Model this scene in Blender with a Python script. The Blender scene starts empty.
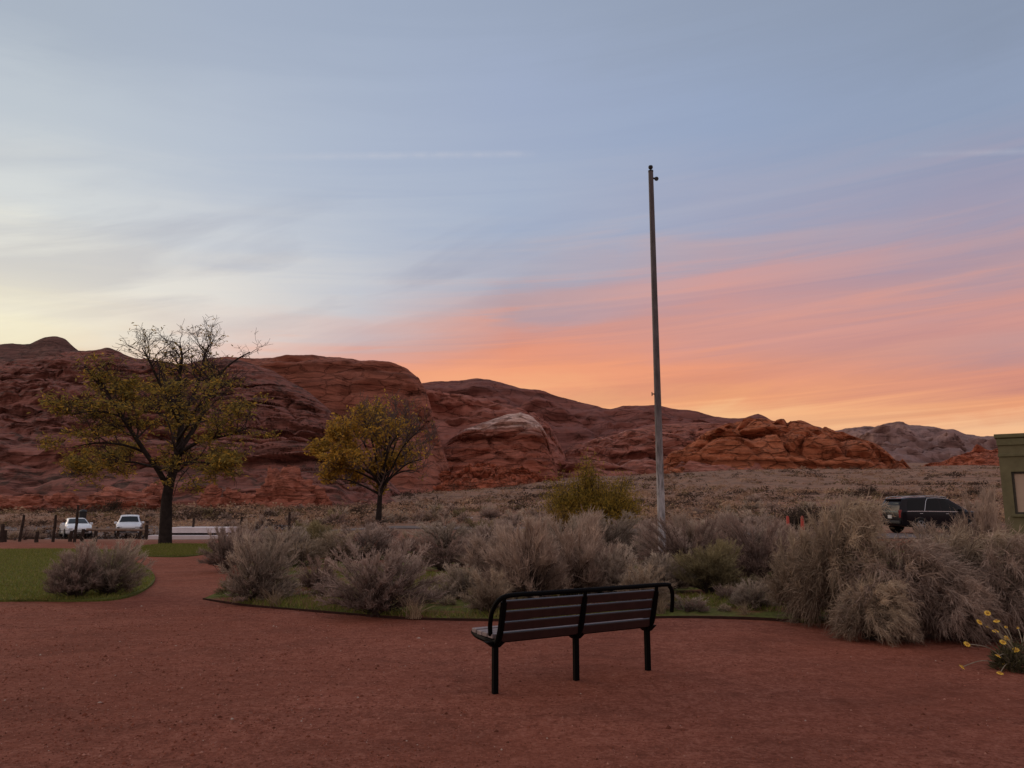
import bpy, bmesh, math, random
import numpy as np
from mathutils import Vector, Matrix, noise
from math import radians, tan, atan, sin, cos, pi

scene = bpy.context.scene
COL = scene.collection
rng = np.random.default_rng(7)
random.seed(7)

# ------------------------------------------------------------------ camera numbers
F = 760.0
TH = radians(9.1)
CS, SN = cos(TH), sin(TH)
CAMZ = 1.6

def ray(px, py):
    a = (px - 512) / F
    v = (384 - py) / F
    return a, CS - v * SN, SN + v * CS

def P(px, py, Y):
    x, y, z = ray(px, py)
    k = Y / y
    return Vector((x * k, Y, CAMZ + z * k))

def lat(px, py, Y):
    x, y, z = ray(px, py)
    return x * Y / y

def G(px, py, z=0.0):
    x, y, zz = ray(px, py)
    k = (z - CAMZ) / zz
    return Vector((x * k, y * k, z))

def lin(c, a=None):
    r = []
    for v in c[:3]:
        v = v / 255.0
        r.append(v / 12.92 if v <= 0.04045 else ((v + 0.055) / 1.055) ** 2.4)
    return tuple(r) + (1.0,)

# ------------------------------------------------------------------ terrain
_su = np.array([-1.2, -0.62, -0.25, -0.05, 0.12, 0.3, 0.6, 1.2])
_ss = np.array([0.012, 0.012, 0.014, 0.029, 0.043, 0.056, 0.056, 0.048])

def softplus(a):
    return np.where(a > 20, a, np.log1p(np.exp(np.minimum(a, 20))))

def Tn(x, y):
    x = np.asarray(x, float); y = np.asarray(y, float)
    u = x / np.maximum(np.abs(y), 5.0)
    s = np.interp(u, _su, _ss)
    yy = np.minimum(y, 900.0)
    z = s * 14 * softplus((yy - 80) / 14.0)
    z = z + 0.006 * np.maximum(0, yy - 32)
    dip = np.clip((-u - 0.15) / 0.25, 0, 1) * np.exp(-((y - 64) / 18.0) ** 2)
    z = z - 1.25 * dip
    amp = np.clip((y - 60) / 150, 0, 1) * 0.9
    z = z + amp * (np.sin(x * 0.071 + y * 0.043) * 0.5 + np.sin(x * 0.023 - y * 0.061 + 1.3) * 0.6 + np.sin(y * 0.11 + x * 0.02) * 0.3)
    return z

def T(x, y):
    return float(Tn(x, y))

# ------------------------------------------------------------------ object helpers
def link(o, parent=None):
    COL.objects.link(o)
    if parent is not None:
        o.parent = parent
    return o

def tag(o, label=None, cat=None, group=None, kind=None):
    if label: o['label'] = label
    if cat: o['category'] = cat
    if group: o['group'] = group
    if kind: o['kind'] = kind
    return o

def thing(name, label, cat, loc=(0, 0, 0), rz=0.0, group=None):
    o = bpy.data.objects.new(name, None)
    o.empty_display_size = 0.2
    o.location = loc
    o.rotation_euler = (0, 0, rz)
    link(o)
    return tag(o, label, cat, group)

def raw_mesh(name, verts, faces, smooth=False, tint=None):
    """verts (N,3); faces (M,k) int array"""
    me = bpy.data.meshes.new(name)
    verts = np.asarray(verts, np.float32).reshape(-1, 3)
    faces = np.asarray(faces, np.int32)
    k = faces.shape[1]
    me.vertices.add(len(verts))
    me.vertices.foreach_set('co', verts.ravel())
    me.loops.add(faces.size)
    me.loops.foreach_set('vertex_index', faces.ravel())
    me.polygons.add(len(faces))
    me.polygons.foreach_set('loop_start', np.arange(0, faces.size, k, dtype=np.int32))
    if smooth:
        me.polygons.foreach_set('use_smooth', np.ones(len(faces), bool))
    if tint is not None:
        at = me.attributes.new('tint', 'FLOAT_COLOR', 'POINT')
        t = np.asarray(tint, np.float32)
        if t.shape[1] == 3:
            t = np.concatenate([t, np.ones((len(t), 1), np.float32)], 1)
        at.data.foreach_set('color', t.ravel())
    me.update(calc_edges=True)
    me.validate()
    return me

def mobj(name, me, mat, parent=None):
    o = bpy.data.objects.new(name, me)
    if mat is not None and len(me.materials) == 0:
        me.materials.append(mat)
    return link(o, parent)

def bobj(name, bm, mat, parent=None, smooth=False, angle=35):
    me = bpy.data.meshes.new(name)
    bmesh.ops.recalc_face_normals(bm, faces=bm.faces[:])
    bm.to_mesh(me); bm.free()
    if smooth:
        me.polygons.foreach_set('use_smooth', np.ones(len(me.polygons), bool))
        try:
            me.set_sharp_from_angle(angle=radians(angle))
        except Exception:
            pass
    return mobj(name, me, mat, parent)

def add_box(bm, c, size, rot=None, bevel=0.0):
    m = Matrix.Translation(c)
    if rot is not None:
        m = m @ (rot if isinstance(rot, Matrix) else Matrix.Rotation(rot, 4, 'Z'))
    m = m @ Matrix.Diagonal((size[0], size[1], size[2], 1))
    r = bmesh.ops.create_cube(bm, size=1.0, matrix=m)
    if bevel > 0:
        es = list({e for v in r['verts'] for e in v.link_edges})
        bmesh.ops.bevel(bm, geom=es, offset=bevel, segments=2, affect='EDGES', profile=0.5)

def tube_arrays(pts, rad, sides=6, cap=True):
    pts = [Vector(p) for p in pts]
    n = len(pts)
    V = []; Fc = []
    t0 = (pts[1] - pts[0]).normalized()
    up = Vector((0, 0, 1)) if abs(t0.z) < 0.9 else Vector((1, 0, 0))
    nrm = t0.cross(up).normalized()
    for i in range(n):
        t = (pts[min(i + 1, n - 1)] - pts[max(i - 1, 0)]).normalized()
        nrm = (nrm - t * nrm.dot(t)).normalized()
        b = t.cross(nrm)
        r = rad[i] if hasattr(rad, '__len__') else rad
        for k in range(sides):
            a = 2 * pi * k / sides
            V.append(pts[i] + (nrm * cos(a) + b * sin(a)) * r)
    for i in range(n - 1):
        for k in range(sides):
            k2 = (k + 1) % sides
            Fc.append((i * sides + k, i * sides + k2, (i + 1) * sides + k2, (i + 1) * sides + k))
    return V, Fc

def add_tube(bm, pts, rad, sides=8, cap=True):
    V, Fc = tube_arrays(pts, rad, sides)
    vs = [bm.verts.new(v) for v in V]
    for f in Fc:
        bm.faces.new([vs[i] for i in f])
    if cap:
        bm.faces.new(vs[:sides][::-1]); bm.faces.new(vs[-sides:])

def add_lathe(bm, prof, seg=20, axis='Z', c=(0, 0, 0)):
    """prof list of (r, h)"""
    rings = []
    c = Vector(c)
    for r, h in prof:
        ring = []
        for k in range(seg):
            a = 2 * pi * k / seg
            p = Vector((r * cos(a), r * sin(a), h))
            if axis == 'Y': p = Vector((p.x, p.z, p.y))
            if axis == 'X': p = Vector((p.z, p.x, p.y))
            ring.append(bm.verts.new(c + p))
        rings.append(ring)
    for a, b in zip(rings[:-1], rings[1:]):
        for k in range(seg):
            k2 = (k + 1) % seg
            bm.faces.new((a[k], a[k2], b[k2], b[k]))
    bm.faces.new(rings[0]); bm.faces.new(rings[-1])

def bez(ps, n=8):
    """catmull-rom through points"""
    ps = [Vector(p) for p in ps]
    out = []
    for i in range(len(ps) - 1):
        p0 = ps[max(i - 1, 0)]; p1 = ps[i]; p2 = ps[i + 1]; p3 = ps[min(i + 2, len(ps) - 1)]
        for k in range(n):
            t = k / n
            out.append(0.5 * ((2 * p1) + (p2 - p0) * t + (2 * p0 - 5 * p1 + 4 * p2 - p3) * t * t + (3 * p1 - p0 - 3 * p2 + p3) * t ** 3))
    out.append(ps[-1])
    return out

def ribbons(pl, w, r, tint=None):
    """pl (N,K,3) polylines, w (N,K) half widths -> verts, quads, tint"""
    N, K, _ = pl.shape
    d = pl[:, -1] - pl[:, 0]
    d /= np.linalg.norm(d, axis=1, keepdims=True) + 1e-9
    s = np.cross(d, r.normal(size=(N, 3)))
    s /= np.linalg.norm(s, axis=1, keepdims=True) + 1e-9
    a = pl + s[:, None, :] * w[:, :, None]
    b = pl - s[:, None, :] * w[:, :, None]
    V = np.stack([a, b], 2).reshape(-1, 3)          # (N,K,2)
    base = (np.arange(N) * K * 2)[:, None] + (np.arange(K - 1) * 2)[None, :]
    Q = np.stack([base, base + 1, base + 3, base + 2], -1).reshape(-1, 4)
    tt = None
    if tint is not None:
        tt = np.repeat(tint, K * 2, axis=0)
    return V, Q, tt

def join_arr(parts):
    V = []; Q = []; Tt = []
    off = 0
    for v, q, t in parts:
        V.append(v); Q.append(q + off); off += len(v)
        if t is not None: Tt.append(t)
    return np.concatenate(V), np.concatenate(Q), (np.concatenate(Tt) if Tt else None)

# ------------------------------------------------------------------ materials
def new_mat(name):
    m = bpy.data.materials.new(name)
    m.use_nodes = True
    nt = m.node_tree
    for n in list(nt.nodes): nt.nodes.remove(n)
    out = nt.nodes.new('ShaderNodeOutputMaterial')
    return m, nt, out

def N(nt, t, **kw):
    n = nt.nodes.new(t)
    for k, v in kw.items():
        setattr(n, k, v)
    return n

def math_(nt, op, a, b=None, clamp=False):
    n = nt.nodes.new('ShaderNodeMath'); n.operation = op; n.use_clamp = clamp
    for i, v in enumerate((a, b)):
        if v is None: continue
        if isinstance(v, (int, float)): n.inputs[i].default_value = v
        else: nt.links.new(v, n.inputs[i])
    return n.outputs[0]

def mixc(nt, fac, a, b, blend='MIX'):
    n = nt.nodes.new('ShaderNodeMix'); n.data_type = 'RGBA'; n.blend_type = blend; n.clamp_factor = True
    for sock, v in ((n.inputs[0], fac), (n.inputs[6], a), (n.inputs[7], b)):
        if isinstance(v, (int, float)): sock.default_value = v
        elif isinstance(v, (tuple, list)): sock.default_value = (v[0], v[1], v[2], 1)
        else: nt.links.new(v, sock)
    return n.outputs[2]

def ramp(nt, fac, stops, interp='LINEAR'):
    n = nt.nodes.new('ShaderNodeValToRGB')
    cr = n.color_ramp; cr.interpolation = interp
    while len(cr.elements) < len(stops): cr.elements.new(0.5)
    for e, (p, c) in zip(cr.elements, sorted(stops, key=lambda q: q[0])):
        e.position = p
        e.color = (c, c, c, 1) if isinstance(c, (int, float)) else (c[0], c[1], c[2], 1)
    nt.links.new(fac, n.inputs[0])
    return n.outputs[0]

def noise_(nt, vec, scale, detail=4, rough=0.55, dist=0.0):
    n = nt.nodes.new('ShaderNodeTexNoise')
    n.inputs['Scale'].default_value = scale; n.inputs['Detail'].default_value = detail
    n.inputs['Roughness'].default_value = rough; n.inputs['Distortion'].default_value = dist
    if vec is not None: nt.links.new(vec, n.inputs['Vector'])
    return n.outputs[0]

def mapping(nt, vec, scale=(1, 1, 1), rot=(0, 0, 0), loc=(0, 0, 0)):
    n = nt.nodes.new('ShaderNodeMapping')
    n.inputs['Scale'].default_value = scale; n.inputs['Rotation'].default_value = rot; n.inputs['Location'].default_value = loc
    nt.links.new(vec, n.inputs['Vector'])
    return n.outputs[0]

def principled(nt, out, color, rough=0.8, metal=0.0, spec=0.3, bump=None, bdist=0.02, bstr=1.0):
    b = nt.nodes.new('ShaderNodeBsdfPrincipled')
    if isinstance(color, (tuple, list)): b.inputs['Base Color'].default_value = (color[0], color[1], color[2], 1)
    else: nt.links.new(color, b.inputs['Base Color'])
    if isinstance(rough, (int, float)): b.inputs['Roughness'].default_value = rough
    else: nt.links.new(rough, b.inputs['Roughness'])
    b.inputs['Metallic'].default_value = metal
    b.inputs['Specular IOR Level'].default_value = spec
    if bump is not None:
        bn = nt.nodes.new('ShaderNodeBump')
        bn.inputs['Distance'].default_value = bdist; bn.inputs['Strength'].default_value = bstr
        nt.links.new(bump, bn.inputs['Height'])
        nt.links.new(bn.outputs[0], b.inputs['Normal'])
    nt.links.new(b.outputs[0], out.inputs[0])
    return b

def simple(name, color, rough=0.6, metal=0.0, spec=0.4, var=0.25, scale=8.0, bump=0.0):
    m, nt, out = new_mat(name)
    tc = N(nt, 'ShaderNodeTexCoord')
    n = noise_(nt, tc.outputs['Object'], scale, 5)
    k = ramp(nt, n, [(0.3, 1 - var), (0.7, 1 + var)])
    c = mixc(nt, 1.0, color, k, 'MULTIPLY')
    principled(nt, out, c, rough, metal, spec, n if bump else None, bump or 0.01)
    return m

def pos_(nt):
    return N(nt, 'ShaderNodeNewGeometry').outputs['Position']

def rock(name, dark, mid, light, strata=0.05, sc=1.0, scrub=0.25, pale=None, tilt=0.0, bumpd=1.0, jointk=0.7):
    m, nt, out = new_mat(name)
    p = pos_(nt)
    p = mapping(nt, p, (1, 1, 1), (0, tilt, 0))
    w = noise_(nt, p, 0.012 * sc, 4)
    wv = N(nt, 'ShaderNodeVectorMath', operation='MULTIPLY_ADD')
    comb = N(nt, 'ShaderNodeCombineXYZ'); nt.links.new(w, comb.inputs[2])
    nt.links.new(comb.outputs[0], wv.inputs[0]); wv.inputs[1].default_value = (0, 0, 30 / sc); nt.links.new(p, wv.inputs[2])
    lay = noise_(nt, mapping(nt, wv.outputs[0], (0.06 * strata, 0.06 * strata, 3.4 * strata)), sc, 6, 0.62)
    pat = noise_(nt, p, 0.03 * sc, 6, 0.6)
    f = math_(nt, 'ADD', math_(nt, 'MULTIPLY', lay, 0.65), math_(nt, 'MULTIPLY', pat, 0.35))
    c = ramp(nt, f, [(0.33, dark), (0.48, mid), (0.58, mid), (0.70, light)])
    # desert varnish / cracks
    cr = noise_(nt, mapping(nt, p, (0.12 * sc, 0.12 * sc, 0.35 * sc)), 1.0, 7, 0.7, 0.6)
    c = mixc(nt, ramp(nt, cr, [(0.30, 0.7), (0.44, 0.0)]), c, tuple(v * 0.35 for v in dark[:3]))
    if pale:
        sep = N(nt, 'ShaderNodeSeparateXYZ'); nt.links.new(pos_(nt), sep.inputs[0])
        zz = math_(nt, 'ADD', sep.outputs[2], math_(nt, 'MULTIPLY', math_(nt, 'SUBTRACT', lay, 0.5), pale[2] * 2))
        k = N(nt, 'ShaderNodeMapRange'); k.inputs[1].default_value = pale[1] - pale[2] * .3; k.inputs[2].default_value = pale[1] + pale[2] * .3
        nt.links.new(zz, k.inputs[0])
        kk = math_(nt, 'MULTIPLY', k.outputs[0], ramp(nt, lay, [(0.38, 0.25), (0.55, 1.0)]))
        c = mixc(nt, kk, c, pale[0])
    if scrub > 0:
        geo = N(nt, 'ShaderNodeNewGeometry')
        sn = N(nt, 'ShaderNodeSeparateXYZ'); nt.links.new(geo.outputs['Normal'], sn.inputs[0])
        up = ramp(nt, sn.outputs[2], [(0.55, 0.0), (0.85, 1.0)])
        sp = noise_(nt, p, 0.30 * sc, 3, 0.6)
        k = math_(nt, 'MULTIPLY', ramp(nt, sp, [(0.52, 0.0), (0.60, scrub)]), up)
        c = mixc(nt, k, c, (0.045, 0.036, 0.026))
    vj = N(nt, 'ShaderNodeTexVoronoi'); vj.feature = 'DISTANCE_TO_EDGE'; vj.inputs['Scale'].default_value = 1.0
    wob = N(nt, 'ShaderNodeVectorMath', operation='MULTIPLY_ADD')
    cw = N(nt, 'ShaderNodeCombineXYZ'); nt.links.new(pat, cw.inputs[0]); nt.links.new(lay, cw.inputs[2])
    nt.links.new(cw.outputs[0], wob.inputs[0]); wob.inputs[1].default_value = (3.0, 0, 1.6)
    nt.links.new(mapping(nt, p, (0.075 * sc, 0.045 * sc, 0.26 * sc)), wob.inputs[2])
    nt.links.new(wob.outputs[0], vj.inputs['Vector'])
    jn = ramp(nt, vj.outputs[0], [(0.0, 0.0), (0.07, 1.0)])
    c = mixc(nt, math_(nt, 'MULTIPLY', math_(nt, 'SUBTRACT', 1.0, jn), math_(nt, 'MULTIPLY', ramp(nt, cr, [(0.40, 1.0), (0.58, 0.0)]), jointk)), c, tuple(v * 0.45 for v in dark[:3]))
    lin2 = noise_(nt, mapping(nt, wv.outputs[0], (0.10 * strata, 0.10 * strata, 11 * strata)), sc, 4, 0.6)
    c = mixc(nt, 1.0, c, ramp(nt, lin2, [(0.34, 0.66), (0.5, 1.0), (0.66, 1.22)]), 'MULTIPLY')
    bn = math_(nt, 'ADD', math_(nt, 'ADD', cr, math_(nt, 'MULTIPLY', jn, 0.8)), math_(nt, 'ADD', math_(nt, 'MULTIPLY', lay, 1.6), math_(nt, 'MULTIPLY', lin2, 0.8)))
    principled(nt, out, c, 0.95, 0, 0.1, bn, bumpd, 1.0)
    return m

def tint_mat(name, rough=0.9, trans=0.0, gain=1.0):
    m, nt, out = new_mat(name)
    a = N(nt, 'ShaderNodeAttribute'); a.attribute_name = 'tint'
    c = a.outputs['Color']
    oi = N(nt, 'ShaderNodeObjectInfo')
    k = ramp(nt, oi.outputs['Random'], [(0, 0.82 * gain), (1, 1.15 * gain)])
    c = mixc(nt, 1.0, c, k, 'MULTIPLY')
    d = N(nt, 'ShaderNodeBsdfDiffuse'); nt.links.new(c, d.inputs[0])
    if trans > 0:
        t = N(nt, 'ShaderNodeBsdfTranslucent'); nt.links.new(c, t.inputs[0])
        mx = N(nt, 'ShaderNodeMixShader'); mx.inputs[0].default_value = trans
        nt.links.new(d.outputs[0], mx.inputs[1]); nt.links.new(t.outputs[0], mx.inputs[2])
        nt.links.new(mx.outputs[0], out.inputs[0])
    else:
        nt.links.new(d.outputs[0], out.inputs[0])
    return m

M = {}
M['twig'] = tint_mat('dry_twig', trans=0.15)
M['leaf'] = tint_mat('autumn_leaf', trans=0.35)
M['blade'] = tint_mat('grass_blade', trans=0.25)
M['stem'] = simple('shrub_stem', (0.07, 0.05, 0.04), 0.95, spec=0.1)
M['bark'] = simple('tree_bark', (0.030, 0.023, 0.020), 0.95, spec=0.1, var=0.4, scale=5, bump=0.03)
M['twigbark'] = simple('twig_bark', (0.055, 0.040, 0.038), 0.95, spec=0.1)
M['bark_grey'] = simple('grey_twig', (0.13, 0.095, 0.085), 0.95, spec=0.1)

# ------------------------------------------------------------------ world: dusk sky
def el_of(px, py):
    x, y, z = ray(px, py)
    return math.asin(z / math.sqrt(x * x + y * y + z * z))

def az_of(px, py=300):
    x, y, z = ray(px, py)
    return math.atan2(x, y)

def build_world():
    w = bpy.data.worlds.new('World'); scene.world = w
    w.use_nodes = True
    nt = w.node_tree
    for n in list(nt.nodes): nt.nodes.remove(n)
    out = N(nt, 'ShaderNodeOutputWorld')
    bg = N(nt, 'ShaderNodeBackground')
    nt.links.new(bg.outputs[0], out.inputs[0])
    tc = N(nt, 'ShaderNodeTexCoord')
    D = tc.outputs['Generated']
    sep = N(nt, 'ShaderNodeSeparateXYZ'); nt.links.new(D, sep.inputs[0])
    az = math_(nt, 'ARCTAN2', sep.outputs[0], sep.outputs[1])
    el = math_(nt, 'ARCSINE', sep.outputs[2])
    # streaky cloud warp
    tilt = math_(nt, 'SUBTRACT', el, math_(nt, 'MULTIPLY', az, 0.05))
    cv = N(nt, 'ShaderNodeCombineXYZ')
    nt.links.new(math_(nt, 'MULTIPLY', az, 1.0), cv.inputs[0]); nt.links.new(math_(nt, 'MULTIPLY', tilt, 21.0), cv.inputs[1])
    n1 = noise_(nt, cv.outputs[0], 1.6, 7, 0.60, 0.9)
    cv2 = N(nt, 'ShaderNodeCombineXYZ')
    tilt2 = math_(nt, 'SUBTRACT', el, math_(nt, 'MULTIPLY', az, 0.08))
    nt.links.new(math_(nt, 'MULTIPLY', az, 2.2), cv2.inputs[0]); nt.links.new(math_(nt, 'MULTIPLY', tilt2, 10.0), cv2.inputs[1])
    cv2.inputs[2].default_value = 4.7
    n2 = noise_(nt, cv2.outputs[0], 1.3, 8, 0.60, 1.2)
    amp = ramp(nt, math_(nt, 'MULTIPLY', el, 1.0 / radians(40)), [(0.0, 0.05), (0.2, 0.09), (0.5, 0.10), (0.9, 0.08)])
    ka = N(nt, 'ShaderNodeMapRange'); ka.inputs[1].default_value = az_of(150); ka.inputs[2].default_value = az_of(620); ka.inputs[3].default_value = 0.35
    nt.links.new(az, ka.inputs[0])
    elw = math_(nt, 'ADD', el, math_(nt, 'MULTIPLY', math_(nt, 'SUBTRACT', n1, 0.5), math_(nt, 'MULTIPLY', amp, ka.outputs[0])))
    elw = math_(nt, 'ADD', elw, math_(nt, 'MULTIPLY', math_(nt, 'SUBTRACT', n2, 0.5), math_(nt, 'MULTIPLY', amp, 0.8)))
    fac = math_(nt, 'MULTIPLY', elw, 1.0 / radians(42), True)
    cols = [
        (20, [(360, (250, 234, 196)), (335, (255, 246, 214)), (308, (250, 243, 219)), (285, (242, 237, 220)), (245, (232, 231, 222)), (195, (217, 221, 221)), (100, (194, 203, 212)), (0, (173, 184, 199))]),
        (210, [(372, (240, 178, 158)), (357, (232, 204, 192)), (338, (232, 219, 210)), (290, (231, 227, 220)), (240, (207, 211, 217)), (150, (187, 197, 212)), (0, (168, 180, 200))]),
        (360, [(385, (250, 172, 132)), (364, (246, 172, 144)), (350, (230, 176, 162)), (335, (214, 190, 188)), (305, (205, 203, 208)), (285, (203, 205, 212)), (240, (190, 198, 212)), (150, (175, 187, 208)), (0, (163, 176, 198))]),
        (512, [(405, (251, 180, 132)), (378, (246, 164, 124)), (350, (240, 158, 128)), (325, (226, 160, 144)), (302, (200, 170, 172)), (270, (182, 182, 196)), (220, (172, 184, 206)), (100, (164, 177, 203)), (0, (158, 171, 194))]),
        (720, [(424, (252, 192, 140)), (402, (246, 168, 122)), (374, (238, 157, 124)), (330, (223, 160, 147)), (285, (209, 161, 160)), (255, (188, 168, 178)), (215, (168, 172, 194)), (120, (155, 170, 198)), (0, (150, 163, 186))]),
        (1000, [(438, (253, 196, 150)), (414, (243, 166, 124)), (380, (222, 150, 130)), (345, (205, 155, 150)), (308, (215, 156, 147)), (262, (188, 158, 166)), (205, (166, 161, 182)), (100, (148, 162, 188)), (0, (142, 155, 178))]),
    ]
    prev = None; paz = None
    for px, st in cols:
        c = ramp(nt, fac, [(max(0, el_of(px, py)) / radians(42), lin(cc)) for py, cc in st], 'EASE')
        a = az_of(px)
        if prev is None:
            prev = c
        else:
            k = N(nt, 'ShaderNodeMapRange'); k.interpolation_type = 'LINEAR'
            k.inputs[1].default_value = paz; k.inputs[2].default_value = a
            nt.links.new(az, k.inputs[0])
            prev = mixc(nt, k.outputs[0], prev, c)
        paz = a
    col = prev
    # cloud texture: soft grey streaks
    km = N(nt, 'ShaderNodeMapRange'); km.inputs[1].default_value = az_of(150); km.inputs[2].default_value = az_of(620); km.inputs[3].default_value = 0.08
    nt.links.new(az, km.inputs[0])
    g = math_(nt, 'MULTIPLY', ramp(nt, n1, [(0.40, 0.0), (0.66, 1.0)]), km.outputs[0])
    low = ramp(nt, math_(nt, 'MULTIPLY', el, 1.0 / radians(42)), [(0.1, 0.60), (0.40, 0.40), (0.62, 0.05)])
    col = mixc(nt, math_(nt, 'MULTIPLY', g, math_(nt, 'MULTIPLY', low, 1.0)), col, mixc(nt, 1.0, col, (0.70, 0.74, 0.88), 'MULTIPLY'))
    g2 = ramp(nt, n2, [(0.50, 0.0), (0.75, 1.0)])
    lo2 = ramp(nt, math_(nt, 'MULTIPLY', el, 1.0 / radians(42)), [(0.1, 0.9), (0.55, 0.6), (0.8, 0.12)])
    col = mixc(nt, math_(nt, 'MULTIPLY', g2, math_(nt, 'MULTIPLY', lo2, 0.35)), col, mixc(nt, 1.0, col, (1.10, 1.05, 1.02), 'MULTIPLY'))
    cv3 = N(nt, 'ShaderNodeCombineXYZ'); tilt3 = math_(nt, 'SUBTRACT', el, math_(nt, 'MULTIPLY', az, 0.28))
    nt.links.new(math_(nt, 'MULTIPLY', az, 2.4), cv3.inputs[0]); nt.links.new(math_(nt, 'MULTIPLY', tilt3, 12.0), cv3.inputs[1]); cv3.inputs[2].default_value = 9.3
    n3 = noise_(nt, cv3.outputs[0], 1.15, 7, 0.55, 0.7)
    kl = N(nt, 'ShaderNodeMapRange'); kl.inputs[1].default_value = az_of(640); kl.inputs[2].default_value = az_of(300)
    nt.links.new(az, kl.inputs[0])
    l3 = ramp(nt, math_(nt, 'MULTIPLY', el, 1.0 / radians(42)), [(0.27, 0.45), (0.36, 1.0), (0.46, 0.8), (0.56, 0.0)])
    g3 = math_(nt, 'MULTIPLY', math_(nt, 'MULTIPLY', ramp(nt, n3, [(0.46, 0.0), (0.62, 1.0)]), kl.outputs[0]), l3)
    col = mixc(nt, math_(nt, 'MULTIPLY', g3, 0.55), col, mixc(nt, 1.0, col, (0.66, 0.66, 0.74), 'MULTIPLY'))
    # contrails: two great circle segments
    for (a, b, wdt, strength, a0, a1) in (((210, 158), (520, 154), 0.0030, 0.30, 175, 540), ((930, 154), (1023, 151), 0.0022, 0.22, 900, 1080)):
        d1 = Vector(ray(*a)).normalized(); d2 = Vector(ray(*b)).normalized()
        nn = d1.cross(d2).normalized()
        dp = N(nt, 'ShaderNodeVectorMath', operation='DOT_PRODUCT')
        nt.links.new(D, dp.inputs[0]); dp.inputs[1].default_value = nn
        ab = math_(nt, 'ABSOLUTE', math_(nt, 'ADD', dp.outputs[1], math_(nt, 'MULTIPLY', math_(nt, 'SUBTRACT', n2, 0.5), 0.004)))
        k = N(nt, 'ShaderNodeMapRange'); k.inputs[1].default_value = wdt * 2; k.inputs[2].default_value = 0.0
        nt.links.new(ab, k.inputs[0])
        m0 = N(nt, 'ShaderNodeMapRange'); m0.inputs[1].default_value = az_of(a0); m0.inputs[2].default_value = az_of(a0 + 0.5 * (a1 - a0))
        nt.links.new(az, m0.inputs[0])
        m1 = N(nt, 'ShaderNodeMapRange'); m1.inputs[1].default_value = az_of(a1); m1.inputs[2].default_value = az_of(a1 - 25)
        nt.links.new(az, m1.inputs[0])
        nz = ramp(nt, noise_(nt, D, 60, 3), [(0.3, 0.4), (0.7, 1.0)])
        kk = math_(nt, 'MULTIPLY', math_(nt, 'MULTIPLY', k.outputs[0], m0.outputs[0]), math_(nt, 'MULTIPLY', m1.outputs[0], nz))
        col = mixc(nt, math_(nt, 'MULTIPLY', kk, strength), col, lin((214, 212, 218)))
    # away from the sunset: unseen sky behind the viewer, brightened as warm fill
    aa = math_(nt, 'ABSOLUTE', az)
    kb = N(nt, 'ShaderNodeMapRange'); kb.inputs[1].default_value = radians(55); kb.inputs[2].default_value = radians(120)
    nt.links.new(aa, kb.inputs[0])
    col = mixc(nt, kb.outputs[0], col, lin((206, 190, 190)))
    # overhead, out of view, brightened to add fill light
    kz = N(nt, 'ShaderNodeMapRange'); kz.inputs[1].default_value = radians(40); kz.inputs[2].default_value = radians(75)
    nt.links.new(el, kz.inputs[0])
    col = mixc(nt, kz.outputs[0], col, lin((178, 182, 198)))
    # below horizon
    kg = N(nt, 'ShaderNodeMapRange'); kg.inputs[1].default_value = radians(1); kg.inputs[2].default_value = radians(-4)
    nt.links.new(el, kg.inputs[0])
    col = mixc(nt, kg.outputs[0], col, (0.05, 0.03, 0.025))
    sky = N(nt, 'ShaderNodeTexSky'); sky.sky_type = 'NISHITA'; sky.sun_disc = False
    sky.sun_elevation = radians(3); sky.sun_rotation = radians(-48)
    sk = mixc(nt, 1.0, sky.outputs[0], (0.06, 0.06, 0.06), 'MULTIPLY')
    col = mixc(nt, 0.06, col, sk)
    nt.links.new(col, bg.inputs[0])
    bg.inputs[1].default_value = 1.0

build_world()

sun = bpy.data.lights.new('sun', 'SUN')
sun.energy = 0.75; sun.angle = radians(28); sun.color = (1.0, 0.72, 0.52)
so = bpy.data.objects.new('sun', sun); link(so)
sd = Vector((sin(radians(-58)) * cos(radians(16)), cos(radians(-58)) * cos(radians(16)), sin(radians(16))))
so.rotation_euler = sd.to_track_quat('Z', 'Y').to_euler()

cam = bpy.data.cameras.new('camera')
cam.sensor_width = 36; cam.lens = F / 1024 * 36
cam.clip_end = 30000; cam.clip_start = 0.05
co = bpy.data.objects.new('camera', cam); link(co)
co.location = (0, 0, CAMZ); co.rotation_euler = (radians(90) + TH, 0, 0)
scene.camera = co
scene.view_settings.view_transform = 'Standard'
scene.view_settings.look = 'None'
scene.view_settings.exposure = 0
scene.render.engine = 'CYCLES'
scene.cycles.max_bounces = 6
scene.cycles.diffuse_bounces = 3
scene.cycles.transparent_max_bounces = 4

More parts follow.
